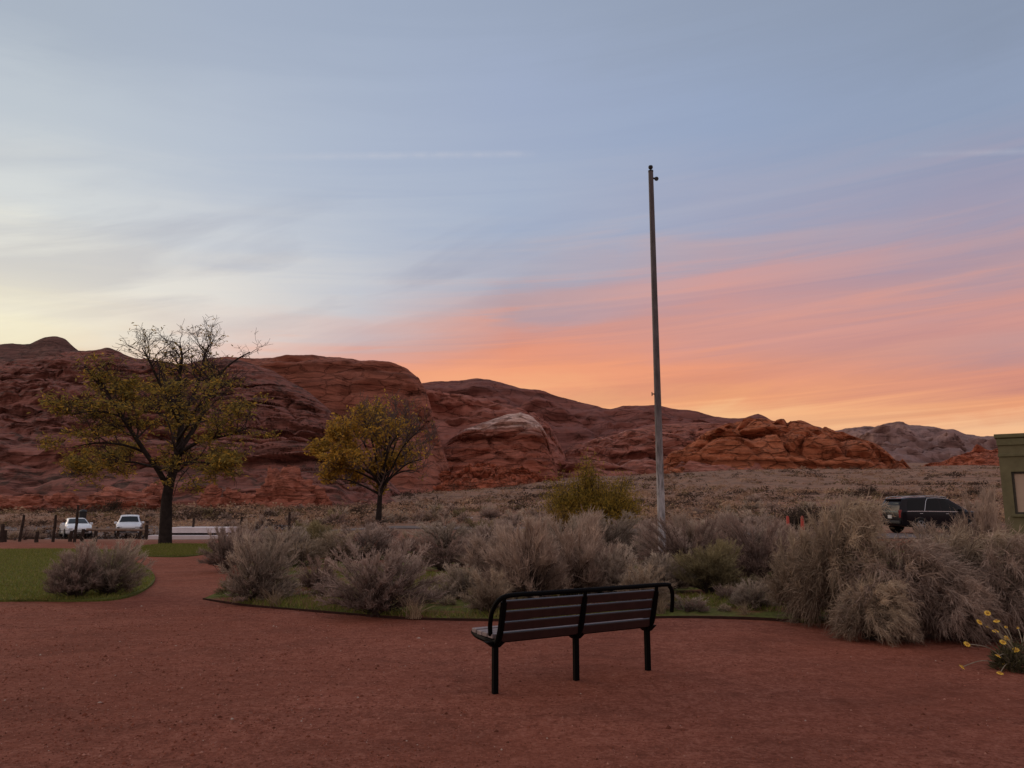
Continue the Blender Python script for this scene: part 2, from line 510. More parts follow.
# ------------------------------------------------------------------ ground
def ground_material():
    m, nt, out = new_mat('red_ground')
    p = pos_(nt)
    sep = N(nt, 'ShaderNodeSeparateXYZ'); nt.links.new(p, sep.inputs[0])
    big = noise_(nt, p, 0.35, 4)
    fine = noise_(nt, p, 30, 5, 0.78)
    mid = noise_(nt, p, 7.5, 8, 0.72, 0.3)
    f = math_(nt, 'ADD', math_(nt, 'MULTIPLY', fine, 0.56), math_(nt, 'MULTIPLY', mid, 0.44))
    grav = ramp(nt, f, [(0.37, (0.155, 0.044, 0.025)), (0.5, (0.312, 0.102, 0.064)), (0.63, (0.47, 0.190, 0.128))])
    grav = mixc(nt, ramp(nt, big, [(0.35, 0.0), (0.65, 0.5)]), grav, (0.245, 0.070, 0.038))
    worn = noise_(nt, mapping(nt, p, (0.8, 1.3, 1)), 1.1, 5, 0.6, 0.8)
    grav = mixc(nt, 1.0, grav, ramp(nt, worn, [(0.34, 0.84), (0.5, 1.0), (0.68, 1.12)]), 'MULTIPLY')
    # loose orange soil thrown up along the foot of the right-hand thicket
    ln = math_(nt, 'ADD', math_(nt, 'ADD', sep.outputs[1], math_(nt, 'MULTIPLY', sep.outputs[0], 0.56)), math_(nt, 'MULTIPLY', math_(nt, 'SUBTRACT', worn, 0.5), 1.6))
    ks = N(nt, 'ShaderNodeMapRange'); ks.inputs[1].default_value = 12.75; ks.inputs[2].default_value = 13.5; nt.links.new(ln, ks.inputs[0])
    kx = N(nt, 'ShaderNodeMapRange'); kx.inputs[1].default_value = 1.2; kx.inputs[2].default_value = 3.0; nt.links.new(sep.outputs[0], kx.inputs[0])
    soil = ramp(nt, f, [(0.36, (0.16, 0.040, 0.016)), (0.5, (0.32, 0.088, 0.038)), (0.64, (0.44, 0.135, 0.065))])
    grav = mixc(nt, math_(nt, 'MULTIPLY', math_(nt, 'MULTIPLY', ks.outputs[0], kx.outputs[0]), 0.85), grav, soil)
    # dry plain: tan grass and mauve soil
    pl = noise_(nt, mapping(nt, p, (0.5, 1.0, 1)), 0.35, 6, 0.7)
    plain = ramp(nt, pl, [(0.36, (0.15, 0.08, 0.055)), (0.5, (0.27, 0.165, 0.11)), (0.64, (0.34, 0.165, 0.10))])
    kf = N(nt, 'ShaderNodeMapRange'); kf.inputs[1].default_value = 34; kf.inputs[2].default_value = 48
    yy = math_(nt, 'ADD', sep.outputs[1], math_(nt, 'MULTIPLY', math_(nt, 'SUBTRACT', big, 0.5), 14))
    nt.links.new(yy, kf.inputs[0])
    c = mixc(nt, kf.outputs[0], grav, plain)
    vor = N(nt, 'ShaderNodeTexVoronoi'); vor.inputs['Scale'].default_value = 70; nt.links.new(p, vor.inputs['Vector'])
    h = math_(nt, 'ADD', math_(nt, 'MULTIPLY', mid, 2.2), math_(nt, 'ADD', math_(nt, 'MULTIPLY', fine, 0.8), math_(nt, 'MULTIPLY', vor.outputs[0], 0.35)))
    principled(nt, out, c, 0.95, 0, 0.12, h, 0.030, 1.0)
    return m

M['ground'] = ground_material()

def build_ground():
    az = np.concatenate([np.linspace(-pi, -0.9, 60, endpoint=False), np.linspace(-0.9, 0.9, 420, endpoint=False), np.linspace(0.9, pi, 61)])
    r = np.concatenate([[0.02], np.geomspace(0.4, 9000, 300)])
    A, R = np.meshgrid(az, r)
    X = R * np.sin(A); Y = R * np.cos(A)
    Z = Tn(X, Y)
    Z = np.where(Y < 1, np.minimum(Z, 0) * 0, Z)
    # gentle real unevenness of the raked gravel
    near = np.clip(1 - R / 35, 0, 1)
    Z = Z + near * 0.006 * (np.sin(X * 3.1 + 1.7 * np.sin(Y * 2.3)) + np.sin(Y * 4.3 + 1.3 * np.sin(X * 1.9)))
    na = len(az)
    V = np.stack([X, Y, Z], -1).reshape(-1, 3)
    i = np.arange(len(r) - 1)[:, None] * na + np.arange(na - 1)[None, :]
    Q = np.stack([i, i + 1, i + na + 1, i + na], -1).reshape(-1, 4)[:, ::-1]
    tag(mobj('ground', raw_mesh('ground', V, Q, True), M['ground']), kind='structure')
build_ground()

def sheet(name, pts, lift, mat, edge=0.0, kind='structure', seg=None, smooth_pts=True):
    """raised sheet over a polygon in plan, following the terrain"""
    if smooth_pts:
        pts = bez([Vector((p[0], p[1], 0)) for p in list(pts) + [pts[0]]], 6)[:-1]
    bm = bmesh.new()
    vs = [bm.verts.new((p[0], p[1], 0)) for p in pts]
    f = bm.faces.new(vs)
    bmesh.ops.triangulate(bm, faces=[f])
    for _ in range(seg or 3):
        es = [e for e in bm.edges if e.calc_length() > 1.2]
        if es: bmesh.ops.subdivide_edges(bm, edges=es, cuts=1, use_grid_fill=False)
        bmesh.ops.triangulate(bm, faces=[q for q in bm.faces if len(q.verts) > 3])
    for v in bm.verts:
        v.co.z = T(v.co.x, v.co.y) + lift
    if edge > 0:
        be = [e for e in bm.edges if len(e.link_faces) == 1]
        r = bmesh.ops.extrude_edge_only(bm, edges=be)
        for v in [g for g in r['geom'] if isinstance(g, bmesh.types.BMVert)]:
            v.co.z -= edge
    return tag(bobj(name, bm, mat, smooth=False), kind=kind)

def turf_material(name, green, soil, dry, cover):
    m, nt, out = new_mat(name)
    p = pos_(nt)
    a = noise_(nt, p, 0.9, 5, 0.6, 0.4); b = noise_(nt, p, 14, 4, 0.7); c2 = noise_(nt, mapping(nt, p, (1, 0.35, 1)), 2.5, 4)
    g = ramp(nt, b, [(0.3, tuple(v * 0.55 for v in green)), (0.7, tuple(v * 1.4 for v in green))])
    g = mixc(nt, ramp(nt, c2, [(0.5, 0.0), (0.75, 0.6)]), g, dry)
    s = ramp(nt, b, [(0.3, tuple(v * 0.6 for v in soil)), (0.7, tuple(v * 1.3 for v in soil))])
    k = ramp(nt, a, [(cover - 0.06, 1.0), (cover + 0.06, 0.0)])
    c = mixc(nt, k, s, g)
    principled(nt, out, c, 0.95, 0, 0.1, b, 0.04, 1.0)
    return m
M['lawn'] = turf_material('lawn_turf', (0.115, 0.125, 0.028), (0.10, 0.065, 0.04), (0.085, 0.082, 0.035), 0.66)
M['bed'] = turf_material('bed_turf', (0.115, 0.118, 0.026), (0.22, 0.080, 0.050), (0.16, 0.105, 0.055), 0.54)
M['edging'] = simple('edging_steel', (0.045, 0.022, 0.017), 0.9, spec=0.05)
M['asphalt'] = simple('asphalt', (0.14, 0.105, 0.095), 0.85, var=0.15, scale=3)

LAWN = [G(-260, 612), G(0, 602), G(70, 602), G(118, 600), G(146, 590), G(155, 579), G(146, 568), G(128, 560), G(132, 551), G(60, 549), G(-60, 550), G(-320, 552)]
sheet('lawn', LAWN, 0.035, M['lawn'], 0.06)
sheet('lawn_strip', [G(136, 556), G(135, 547), G(160, 543.5), G(215, 543.5), G(250, 548), G(215, 553), G(180, 557)], 0.035, M['lawn'], 0.06)
BEDF = [G(204, 600), G(250, 606.5), G(320, 612.5), G(400, 619), G(480, 621), G(560, 621), G(640, 619), G(700, 618.5), G(760, 620), G(800, 623), G(860, 625), G(940, 626), G(1040, 627), G(1200, 630)]
BEDS = [(p.x, p.y) for p in bez([Vector((p[0], p[1], 0)) for p in BEDF], 8)]
BED = BEDS + [G(1500, 590), G(1300, 560), G(1050, 550), G(800, 552), G(600, 552), G(400, 552), G(260, 553), G(236, 566), G(246, 582), G(222, 592)]
sheet('planting_bed', BED, 0.03, M['bed'], 0.05, smooth_pts=False)

# edging strip along the bed front
def edging(pts, label, name='path_edging'):
    line = bez([Vector((p[0], p[1], 0)) for p in pts], 8)
    bm = bmesh.new()
    prev = None
    for i, p in enumerate(line):
        t = (line[min(i + 1, len(line) - 1)] - line[max(i - 1, 0)]).normalized()
        n = Vector((-t.y, t.x, 0)) * 0.007
        q = Vector((p.x, p.y, T(p.x, p.y)))
        off = Vector((t.y, -t.x, 0)) * 0.02
        ring = [bm.verts.new(q + off + n + Vector((0, 0, -0.05))), bm.verts.new(q + off - n + Vector((0, 0, -0.05))), bm.verts.new(q + off - n + Vector((0, 0, 0.034))), bm.verts.new(q + off + n + Vector((0, 0, 0.034)))]
        if prev:
            for k in range(4):
                bm.faces.new((prev[k], prev[(k + 1) % 4], ring[(k + 1) % 4], ring[k]))
        else:
            bm.faces.new(ring)
        prev = ring
    bm.faces.new(prev)
    tag(bobj(name, bm, M['edging']), label, 'edging')
edging(BEDF[:-4], 'long dark curved metal edging between the red gravel and the planting bed')

# roads and parking
ROAD = [(-80, 60), (-35, 58), (-16, 56), (4, 49.5), (14, 42.5), (30, 42), (60, 46), (60, 37), (28, 36), (13, 37.5), (3, 45), (-16, 52.5), (-35, 54), (-80, 56)]
sheet('road', ROAD, 0.05, M['asphalt'], 0.06, seg=5)
sheet('parking_lot', [(-80, 76), (-32, 75), (-20, 70), (-20, 57.6), (-34, 58.6), (-80, 61)], 0.058, M['asphalt'], 0.06, seg=4)

# ------------------------------------------------------------------ hills
def fbm(v, octv=5, h=0.9):
    return noise.fractal(v, h, 2.0, octv, noise_basis='PERLIN_ORIGINAL')

def hill(name, sky, Yc, Yb, mat, prof='dome', step=1.6, nf=70, ledge=0.03, lump=0.03, sf=0.02, zf=0.12, rough=0.0012, back=1.0, seed=0.0, crev=0.0, billow=0.0, bsf=0.03, blk=0.0, bf=0.05, crk=0.0, bz=1.5, sidefade=0, drop=3.0, tread=0.0):
    px = np.arange(sky[0][0], sky[-1][0] + 0.01, step)
    sx = np.array([s[0] for s in sky], float); sy = np.array([s[1] for s in sky], float)
    py = np.interp(px, sx, sy)
    k = np.ones(5) / 5
    pyp = np.convolve(np.pad(py, 2, mode='edge'), k, 'valid')
    py = 0.5 * py + 0.5 * pyp
    nb = 16
    V = np.zeros((nf + nb, len(px), 3))
    for j, (x_, y_) in enumerate(zip(px, py)):
        yc = np.interp(x_, [c[0] for c in Yc], [c[1] for c in Yc]) if isinstance(Yc, list) else Yc
        yb = np.interp(x_, [c[0] for c in Yb], [c[1] for c in Yb]) if isinstance(Yb, list) else Yb
        c = P(x_, y_, yc)
        u = c.x / c.y
        zb = T(u * yb, yb) - drop
        zc = max(c.z, zb + 0.5)
        for i in range(nf + nb):
            if i < nf:
                t = i / (nf - 1)
                y = yb + (yc - yb) * t
                if prof == 'dome': f = sin(pi / 2 * t) ** 0.85
                elif prof == 'cliff':
                    f = np.interp(t, [0, .35, .62, .70, .78, .86, 1], [0, .22, .46, .60, .86, .95, 1])
                elif prof == 'mound': f = np.interp(t, [0, .15, .35, .6, 1], [0, .34, .62, .86, 1])
                else: f = t ** 0.92
                mask = min(1.0, 4 * t * (1 - t) + 0.10)
            else:
                t = 1 + (i - nf + 1) / nb
                y = yc + (yc - yb) * back * (t - 1) * 1.5
                f = cos((t - 1) * pi / 2) ** 1.2
                mask = min(1, (t - 1) * 3) + 0.1
            z = zb + (zc - zb) * f
            x = u * y
            q = Vector((x * sf * 0.35 + seed, y * sf * 0.35, z * zf + seed))
            l1 = fbm(q, 5, 0.8)
            q2 = Vector((x * sf + seed * 3, y * sf, z * sf * 1.4))
            l2 = fbm(q2, 6, 0.75)
            rid = abs(noise.noise(Vector((x * sf * 0.6 + seed, z * sf * 0.25, y * sf * 0.6))))
            dy = -yc * (ledge * l1 + lump * l2) * mask
            dz = yc * (lump * 0.35 * l2 - crev * max(0, 0.10 - rid) * 10 * 0.02) * mask
            if billow:
                b1 = abs(noise.noise(Vector((x * bsf + seed, y * bsf * 0.7, z * bsf * 1.6 + 5))))
                b2 = abs(noise.noise(Vector((x * bsf * 2.3, y * bsf * 1.6 + seed, z * bsf * 3.4))))
                bb = (min(b1, 0.42) - 0.2) + 0.45 * (min(b2, 0.4) - 0.2)
                dy -= yc * billow * bb * mask
                dz += yc * billow * 0.35 * bb * mask
            dz += yc * rough * fbm(Vector((x * 0.12 * 300 / yc, seed, 0)), 4) * 1.2
            if tread > 0:
                wz = z + tread * 1.2 * fbm(Vector((x * sf * 0.4, y * sf * 0.4, seed)), 3)
                st_ = noise.noise(Vector((x * sf * 0.25 + seed, y * sf * 0.15, wz * 0.62 / tread))) + 0.5 * noise.noise(Vector((x * sf * 0.5, seed, wz * 1.7 / tread)))
                st_ = math.tanh(7.0 * st_)
                dy += -yc * 0.009 * st_ * mask
                dz += tread * 0.16 * st_ * mask
            if blk > 0:
                vq = Vector((x * bf + 0.5 * noise.noise(Vector((x * bf * .7, y * bf * .7, z * bf + seed))), y * bf * 0.5 + seed, z * bf * bz + 0.4 * noise.noise(Vector((x * bf * .6 + 9, seed, z * bf)))))
                vd, vp = noise.voronoi(vq)
                hsh = (math.sin(vp[0].x * 12.9 + vp[0].y * 78.2 + vp[0].z * 37.7) * 437.58) % 1.0
                edge_ = min(1.0, (vd[1] - vd[0]) / 0.16)
                dy += -yc * blk * (hsh - 0.5) * min(1, edge_ * 2) * mask + yc * crk * (1 - edge_) * mask
                dz += yc * blk * 0.35 * (edge_ - 0.6) * mask
            V[i, j] = (x * (1 + dy / max(y, 1)), y + dy, z + dz)
    n = len(px)
    i = np.arange(nf + nb - 1)[:, None] * n + np.arange(n - 1)[None, :]
    Q = np.stack([i, i + 1, i + n + 1, i + n], -1).reshape(-1, 4)
    return tag(mobj(name, raw_mesh(name, V.reshape(-1, 3), Q, True), mat), kind='structure')

R_left = rock('rock_left', (0.132, 0.056, 0.042), (0.246, 0.098, 0.073), (0.365, 0.158, 0.119), 0.16, 1.0, 0.7, bumpd=0.8, jointk=0.4)
R_peak = rock('rock_peak', (0.101, 0.049, 0.040), (0.145, 0.070, 0.055), (0.189, 0.094, 0.075), 0.05, 0.6, 0.5)
R_mesa = rock('rock_mesa', (0.164, 0.058, 0.039), (0.284, 0.101, 0.064), (0.378, 0.146, 0.097), 0.06, 1.0, 0.25, bumpd=0.8, jointk=0.28)
R_ridge = rock('rock_ridge', (0.139, 0.055, 0.044), (0.214, 0.082, 0.064), (0.290, 0.126, 0.099), 0.03, 0.5, 0.2)
R_mid = rock('rock_mid', (0.214, 0.077, 0.055), (0.315, 0.117, 0.083), (0.403, 0.175, 0.130), 0.035, 0.6, 0.15)
R_knoll = rock('rock_knoll', (0.183, 0.058, 0.037), (0.315, 0.103, 0.064), (0.403, 0.152, 0.099), 0.07, 1.0, 0.2, pale=((0.630, 0.421, 0.341), P(500, 433, 380).z, 9.0), jointk=0.4)
R_band = rock('rock_banded', (0.239, 0.088, 0.061), (0.328, 0.123, 0.086), (0.655, 0.398, 0.308), 0.07, 0.9, 0.4)
R_dome = rock('rock_dome', (0.25, 0.078, 0.037), (0.40, 0.130, 0.062), (0.50, 0.19, 0.10), 0.05, 0.9, 0.45, bumpd=1.6)
R_red = rock('rock_red', (0.302, 0.088, 0.047), (0.454, 0.138, 0.075), (0.567, 0.205, 0.121), 0.09, 2.0, 0.5)
R_bould = rock('rock_boulder', (0.24, 0.080, 0.050), (0.40, 0.140, 0.088), (0.50, 0.20, 0.135), 0.25, 3.0, 0.3, bumpd=0.3, jointk=0.3)
R_far = rock('rock_far', (0.18, 0.105, 0.092), (0.27, 0.165, 0.145), (0.36, 0.24, 0.215), 0.015, 0.25, 0.2)

hill('hill_peak', [(-420, 372), (-200, 362), (-80, 352), (0, 344), (30, 343), (40, 339), (50, 336), (57, 335.5), (64, 338), (72, 345), (80, 352), (110, 361), (150, 375)], 800, 560, R_peak, 'slope', step=2.5, nf=30, ledge=0.02, lump=0.02, sf=0.012, rough=0.0015, seed=3)
hill('hill_left', [(-700, 420), (-420, 384), (-200, 372), (-80, 366), (0, 361), (40, 357), (75, 351), (100, 350), (107, 348), (120, 352), (135, 358), (160, 361), (185, 364), (197, 361), (212, 357), (240, 360), (275, 372), (310, 392), (345, 425), (380, 470), (400, 492)],
     [(-700, 300), (100, 330), (400, 230)], 135, R_left, 'slope', step=1.3, nf=170, ledge=0.012, lump=0.008, sf=0.04, zf=0.7, seed=11, crev=0.3, tread=3.4, billow=0.008, bsf=0.07, blk=0.01, bf=0.065, crk=0.005, bz=3.2)
hill('hill_mesa', [(190, 372), (215, 360), (245, 359), (290, 357), (312, 355.5), (345, 358), (370, 362), (395, 365), (408, 370), (418, 378), (426, 391), (432, 412), (440, 440), (450, 470), (455, 490)],
     [(190, 400), (420, 400), (455, 330)], 255, R_mesa, 'cliff', step=1.2, nf=110, ledge=0.013, lump=0.010, sf=0.025, zf=0.14, seed=23, crev=0.6, tread=8, blk=0.006, bf=0.022, crk=0.01, bz=1.2)
hill('hill_ridge', [(380, 385), (425, 382), (445, 381), (475, 379), (495, 381), (520, 388), (545, 391), (560, 396), (590, 404), (610, 408), (625, 406), (655, 405), (690, 411), (705, 413), (720, 417), (735, 418.5), (745, 418), (752, 414.5), (758, 413), (765, 416), (772, 421), (790, 422), (799, 418.5), (805, 420), (812, 424), (840, 434), (880, 445)],
     950, 640, R_ridge, 'slope', step=1.8, nf=50, ledge=0.025, lump=0.02, sf=0.01, zf=0.05, seed=31, rough=0.0015, crev=.6, tread=14, billow=0.012, bsf=0.012, blk=0.008, bf=0.012, crk=0.005)
hill('hill_shoulder', [(385, 392), (432, 392), (450, 397), (480, 401), (515, 407), (535, 416), (550, 432), (562, 455), (570, 478)], 600, 430, R_mid, 'dome', step=1.5, nf=60, ledge=0.02, lump=0.02, sf=0.016, zf=0.10, seed=41, tread=9, billow=0.014, bsf=0.018, blk=0.006, bf=0.02, crk=0.005)
hill('hill_banded', [(535, 480), (552, 462), (568, 448), (600, 439), (630, 430), (660, 425), (700, 421), (730, 424), (760, 432), (800, 445)], 640, 410, R_band, 'slope', step=1.5, nf=80, ledge=0.016, lump=0.014, sf=0.018, zf=0.16, seed=47, crev=0.8, tread=6.0, billow=0.03, bsf=0.022, blk=0.014, bf=0.03, crk=0.008, bz=2.5)
hill('hill_knoll', [(418, 470), (435, 452), (450, 440), (468, 428), (490, 420), (505, 414.5), (520, 413), (533, 417), (541, 424), (547, 436), (553, 455), (558, 474), (562, 486)], 400, 330, R_knoll, 'mound', step=1.0, nf=70, ledge=0.006, lump=0.007, sf=0.03, zf=0.26, seed=54, crev=0.0, tread=4, blk=0.007, bf=0.05, crk=0.007, bz=2.0)
hill('hill_rubble', [(412, 490), (425, 479), (440, 472), (452, 474), (470, 466), (490, 464), (508, 469), (522, 468), (540, 476), (556, 488)], 325, 285, R_red, 'mound', step=0.8, nf=44, ledge=0.008, lump=0.018, sf=0.11, zf=0.3, seed=59, crev=0, billow=0.014, bsf=0.07, blk=0.01, bf=0.1, crk=0.006)
hill('hill_dome', [(640, 478), (655, 468), (672, 455), (690, 444), (706, 434), (722, 426), (740, 421.5), (752, 419.5), (762, 420), (775, 422), (790, 425), (800, 424), (812, 427), (840, 433), (868, 440), (880, 446), (893, 457), (903, 466), (912, 474)], [(640, 470), (760, 540), (912, 480)], 415, R_dome, 'mound', step=0.9, nf=100, ledge=0.008, lump=0.010, sf=0.030, zf=0.10, seed=61, crev=0.8, billow=0.018, bsf=0.036, blk=0.014, bf=0.036, crk=0.016, bz=2.2, tread=8)
hill('hill_far', [(790, 440), (825, 434), (850, 430), (870, 425), (893, 423), (901, 421.5), (910, 426), (940, 427), (955, 428), (965, 434), (985, 437), (1010, 437), (1030, 436), (1100, 428), (1200, 436), (1350, 425), (1600, 440)], 1700, 1150, R_far, 'slope', step=2.0, nf=60, ledge=0.02, lump=0.035, sf=0.006, zf=0.03, seed=71, rough=0.0012, crev=1.2, blk=0.008, bf=0.006, crk=0.004)
hill('hill_outcrop', [(915, 474), (930, 467), (948, 463), (965, 456), (977, 449), (988, 453), (1010, 447), (1050, 452), (1120, 445), (1250, 462), (1400, 470)], 640, 520, R_red, 'mound', step=1.3, nf=40, ledge=0.02, lump=0.015, sf=0.03, zf=0.12, seed=79, crev=2, blk=0.01, bf=0.03, crk=0.006)

# boulders at the foot of the left massif
def boulder(px, py_base, w_px, h_px, Y, seed, label, mat=R_bould):
    bm = bmesh.new()
    bmesh.ops.create_icosphere(bm, subdivisions=5, radius=1.0)
    c = P(px, py_base, Y)
    sx = w_px / F * Y / 2 * 1.08; sz = h_px / F * Y * 1.25
    for v in bm.verts:
        d = v.co.copy()
        n = fbm(d * 1.1 + Vector((seed, 0, 0)), 4) * 0.42 + fbm(Vector((d.x, d.y, d.z * 4)) * 1.3 + Vector((0, seed, 0)), 4) * 0.16
        r = 1 + n
        cr = abs(noise.noise(d * 1.6 + Vector((seed * 2, 3, 0))))
        r -= max(0, 0.09 - cr) * 1.8
        q = d * r
        q.z = max(q.z, -0.3)
        v.co = Vector((q.x * sx, q.y * sx * 0.8, q.z * sz * 0.9))
    o = bobj('boulder', bm, mat, smooth=True, angle=60)
    o.location = (c.x, Y, T(c.x, Y) - 0.05)
    tag(o, label, 'boulder', 'red boulders at the foot of the cliffs')
for i, b in enumerate([
    (281, 503, 62, 36, 128, 'largest red boulder, sloped like a tent, left of the yellow tree'),
    (238, 504, 30, 17, 122, 'rounded red boulder just left of the tent-shaped boulder'),
    (212, 504, 26, 19, 118, 'pale orange boulder at the right of the big tree trunk'),
    (118, 507, 66, 18, 120, 'long low red slab of rock above the white cars'),
    (150, 503, 36, 20, 124, 'dark red rock hump right behind the big tree trunk'),
    (18, 508, 54, 16, 118, 'low dark red rock shelf at the far left edge'),
    (62, 505, 40, 14, 126, 'small flat red rock left of the white sedan'),
    (316, 500, 30, 18, 130, 'dark boulder between the tent-shaped boulder and the yellow tree')]):
    boulder(b[0], b[1], b[2], b[3], b[4], i * 7.3 + 2, b[5])

# ------------------------------------------------------------------ shrubs
TW = {  # tip colour, inner colour darkened to paint in shade
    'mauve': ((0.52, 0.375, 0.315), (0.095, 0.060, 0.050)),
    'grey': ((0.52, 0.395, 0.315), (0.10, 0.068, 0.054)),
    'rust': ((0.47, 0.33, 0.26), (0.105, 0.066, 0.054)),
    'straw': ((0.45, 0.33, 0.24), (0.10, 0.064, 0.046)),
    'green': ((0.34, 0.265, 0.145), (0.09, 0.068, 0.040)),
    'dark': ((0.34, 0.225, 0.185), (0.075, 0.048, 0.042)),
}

def norm(a):
    return a / (np.linalg.norm(a, axis=-1, keepdims=True) + 1e-9)

def bush_proto(name, seed, H, Rr, stems, twigs, twl, hue, droop=0.0, upness=0.6, tl=0.16, w=0.0035, flat=1.0, lean=(0, 0), wind=(0, 0, 0), rnd=0.42, arch=0.0):
    r = np.random.default_rng(seed)
    phi = r.uniform(0, 2 * pi, stems)
    th = np.arccos(1 - r.uniform(0, 1, stems) ** 0.85 * (1 - cos(radians(85))))
    lump = 1 + 0.20 * np.sin(2 * phi + r.uniform(0, 6)) + 0.14 * np.sin(3 * phi + r.uniform(0, 6)) + r.uniform(-0.16, 0.08, stems)
    e = np.stack([np.sin(th) * np.cos(phi) * Rr, np.sin(th) * np.sin(phi) * Rr * flat, np.cos(th) * H * 0.90 + 0.10 * H], 1) * lump[:, None]
    e[:, 2] = np.clip(e[:, 2], 0.07 * H, 1.02 * H)
    e[:, :2] += np.array(lean) * e[:, 2:3]
    b = np.stack([r.normal(0, 0.10 * Rr, stems), r.normal(0, 0.10 * Rr, stems), np.zeros(stems)], 1)
    m = b * 0.45 + e * 0.55
    m[:, 2] = e[:, 2] * (0.55 + 0.25 * r.uniform(0, 1, stems)) + 0.08 * H
    m += r.normal(0, 0.05 * Rr, (stems, 3))
    if arch:
        m[:, 2] += arch * H * r.uniform(0.4, 1.2, stems)
        e[:, 2] = np.maximum(0.05 * H, e[:, 2] - arch * 0.35 * H * r.uniform(0, 1.2, stems))
    def curve(i, t):
        t = t[:, None]
        return (1 - t) ** 2 * b[i] + 2 * t * (1 - t) * m[i] + t * t * e[i]
    def tang(i, t):
        t = t[:, None]
        return norm(2 * (1 - t) * (m[i] - b[i]) + 2 * t * (e[i] - m[i]))
    # stems
    K = 6
    tt = np.linspace(0, 1, K)
    pl = np.stack([curve(np.arange(stems), np.full(stems, q)) for q in tt], 1)
    ws = np.linspace(0.007, 0.002, K)[None, :] * np.ones((stems, 1)) * (H ** 0.5)
    sv, sq, _ = ribbons(pl, ws, r)
    sv2, sq2, _ = ribbons(pl, ws, r)
    SV, SQ, _ = join_arr([(sv, sq, None), (sv2, sq2, None)])
    # twigs
    i = r.integers(0, stems, twigs)
    t = 0.34 + 0.66 * r.uniform(0, 1, twigs) ** 0.8
    o = curve(i, t); tg = tang(i, t)
    outw = o.copy(); outw[:, 2] *= 0.3; outw = norm(outw)
    up = np.array([0, 0, 1.0])
    d = norm(tg * 0.8 + up * upness + outw * 0.35 + np.array(wind) + r.normal(0, rnd, (twigs, 3)))
    L = tl * r.uniform(0.5, 1.25, twigs) * (H ** 0.5)
    ks = np.linspace(0, 1, 4)
    side = r.normal(0, 0.18, (twigs, 3))
    pl = o[:, None, :] + d[:, None, :] * L[:, None, None] * ks[None, :, None] + side[:, None, :] * (L[:, None, None] * ks[None, :, None] ** 2)
    pl[:, :, 2] -= droop * L[:, None] * ks[None, :] ** 2 * r.uniform(0.4, 1.3, twigs)[:, None]
    pl[:, :, 2] = np.maximum(pl[:, :, 2], 0.02)
    wt = w * 1.1 * np.array([1, 0.9, 0.7, 0.3])[None, :] * np.ones((twigs, 1))
    tip, inn_shade = np.array(TW[hue][0]) * np.array([1.07, 1.13, 1.10]), np.array(TW[hue][1])
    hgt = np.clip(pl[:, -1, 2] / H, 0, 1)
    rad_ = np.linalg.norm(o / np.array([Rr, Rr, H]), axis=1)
    kcol = np.clip(-0.12 + 0.60 * np.clip(rad_ - 0.25, 0, 1) + 0.62 * hgt + r.normal(0, 0.15, twigs), 0, 1)[:, None]  # shade painted in: twigs darker low down and deep inside
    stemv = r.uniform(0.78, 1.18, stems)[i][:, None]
    tcol = (inn_shade + (tip - inn_shade) * kcol) * stemv
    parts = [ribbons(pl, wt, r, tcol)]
    # twiglets
    for rep in range(twl):
        s = r.uniform(0.25, 1.0, twigs)
        seg = np.clip((s * 3).astype(int), 0, 2); fr = s * 3 - seg
        ar = np.arange(twigs)
        o2 = pl[ar, seg] * (1 - fr)[:, None] + pl[ar, seg + 1] * fr[:, None]
        dd = norm(pl[ar, seg + 1] - pl[ar, seg])
        d2 = norm(dd * 0.9 + up * (0.25 - droop * 0.4) + r.normal(0, 0.45, (twigs, 3)))
        L2 = L * r.uniform(0.22, 0.5, twigs)
        k2 = np.linspace(0, 1, 3)
        p2 = o2[:, None, :] + d2[:, None, :] * L2[:, None, None] * k2[None, :, None]
        p2[:, :, 2] -= droop * 0.6 * L2[:, None] * k2[None, :] ** 2
        p2[:, :, 2] = np.maximum(p2[:, :, 2], 0.015)
        w2 = w * np.array([0.8, 0.75, 0.25])[None, :] * np.ones((twigs, 1))
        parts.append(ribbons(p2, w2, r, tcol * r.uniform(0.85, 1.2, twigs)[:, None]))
    V, Q, TT = join_arr(parts)
    return raw_mesh(name + '_stems', SV, SQ), raw_mesh(name + '_foliage', V, Q, False, TT)

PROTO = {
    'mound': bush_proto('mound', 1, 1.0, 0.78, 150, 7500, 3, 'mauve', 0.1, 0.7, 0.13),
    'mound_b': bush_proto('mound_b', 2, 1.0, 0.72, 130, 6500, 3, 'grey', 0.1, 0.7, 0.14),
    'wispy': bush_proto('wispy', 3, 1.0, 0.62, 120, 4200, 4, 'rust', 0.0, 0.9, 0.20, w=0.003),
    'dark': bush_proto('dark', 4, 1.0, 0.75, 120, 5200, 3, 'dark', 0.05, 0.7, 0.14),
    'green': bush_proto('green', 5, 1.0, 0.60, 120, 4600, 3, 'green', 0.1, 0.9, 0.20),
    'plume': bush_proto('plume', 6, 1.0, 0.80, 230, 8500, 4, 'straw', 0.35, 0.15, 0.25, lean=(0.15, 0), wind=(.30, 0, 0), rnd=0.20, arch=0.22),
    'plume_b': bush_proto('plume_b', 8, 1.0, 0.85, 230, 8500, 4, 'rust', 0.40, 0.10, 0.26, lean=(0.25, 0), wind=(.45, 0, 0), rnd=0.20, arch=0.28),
    'straw': bush_proto('straw', 9, 1.0, 0.55, 90, 3600, 3, 'straw', 0.25, 0.9, 0.20),
}
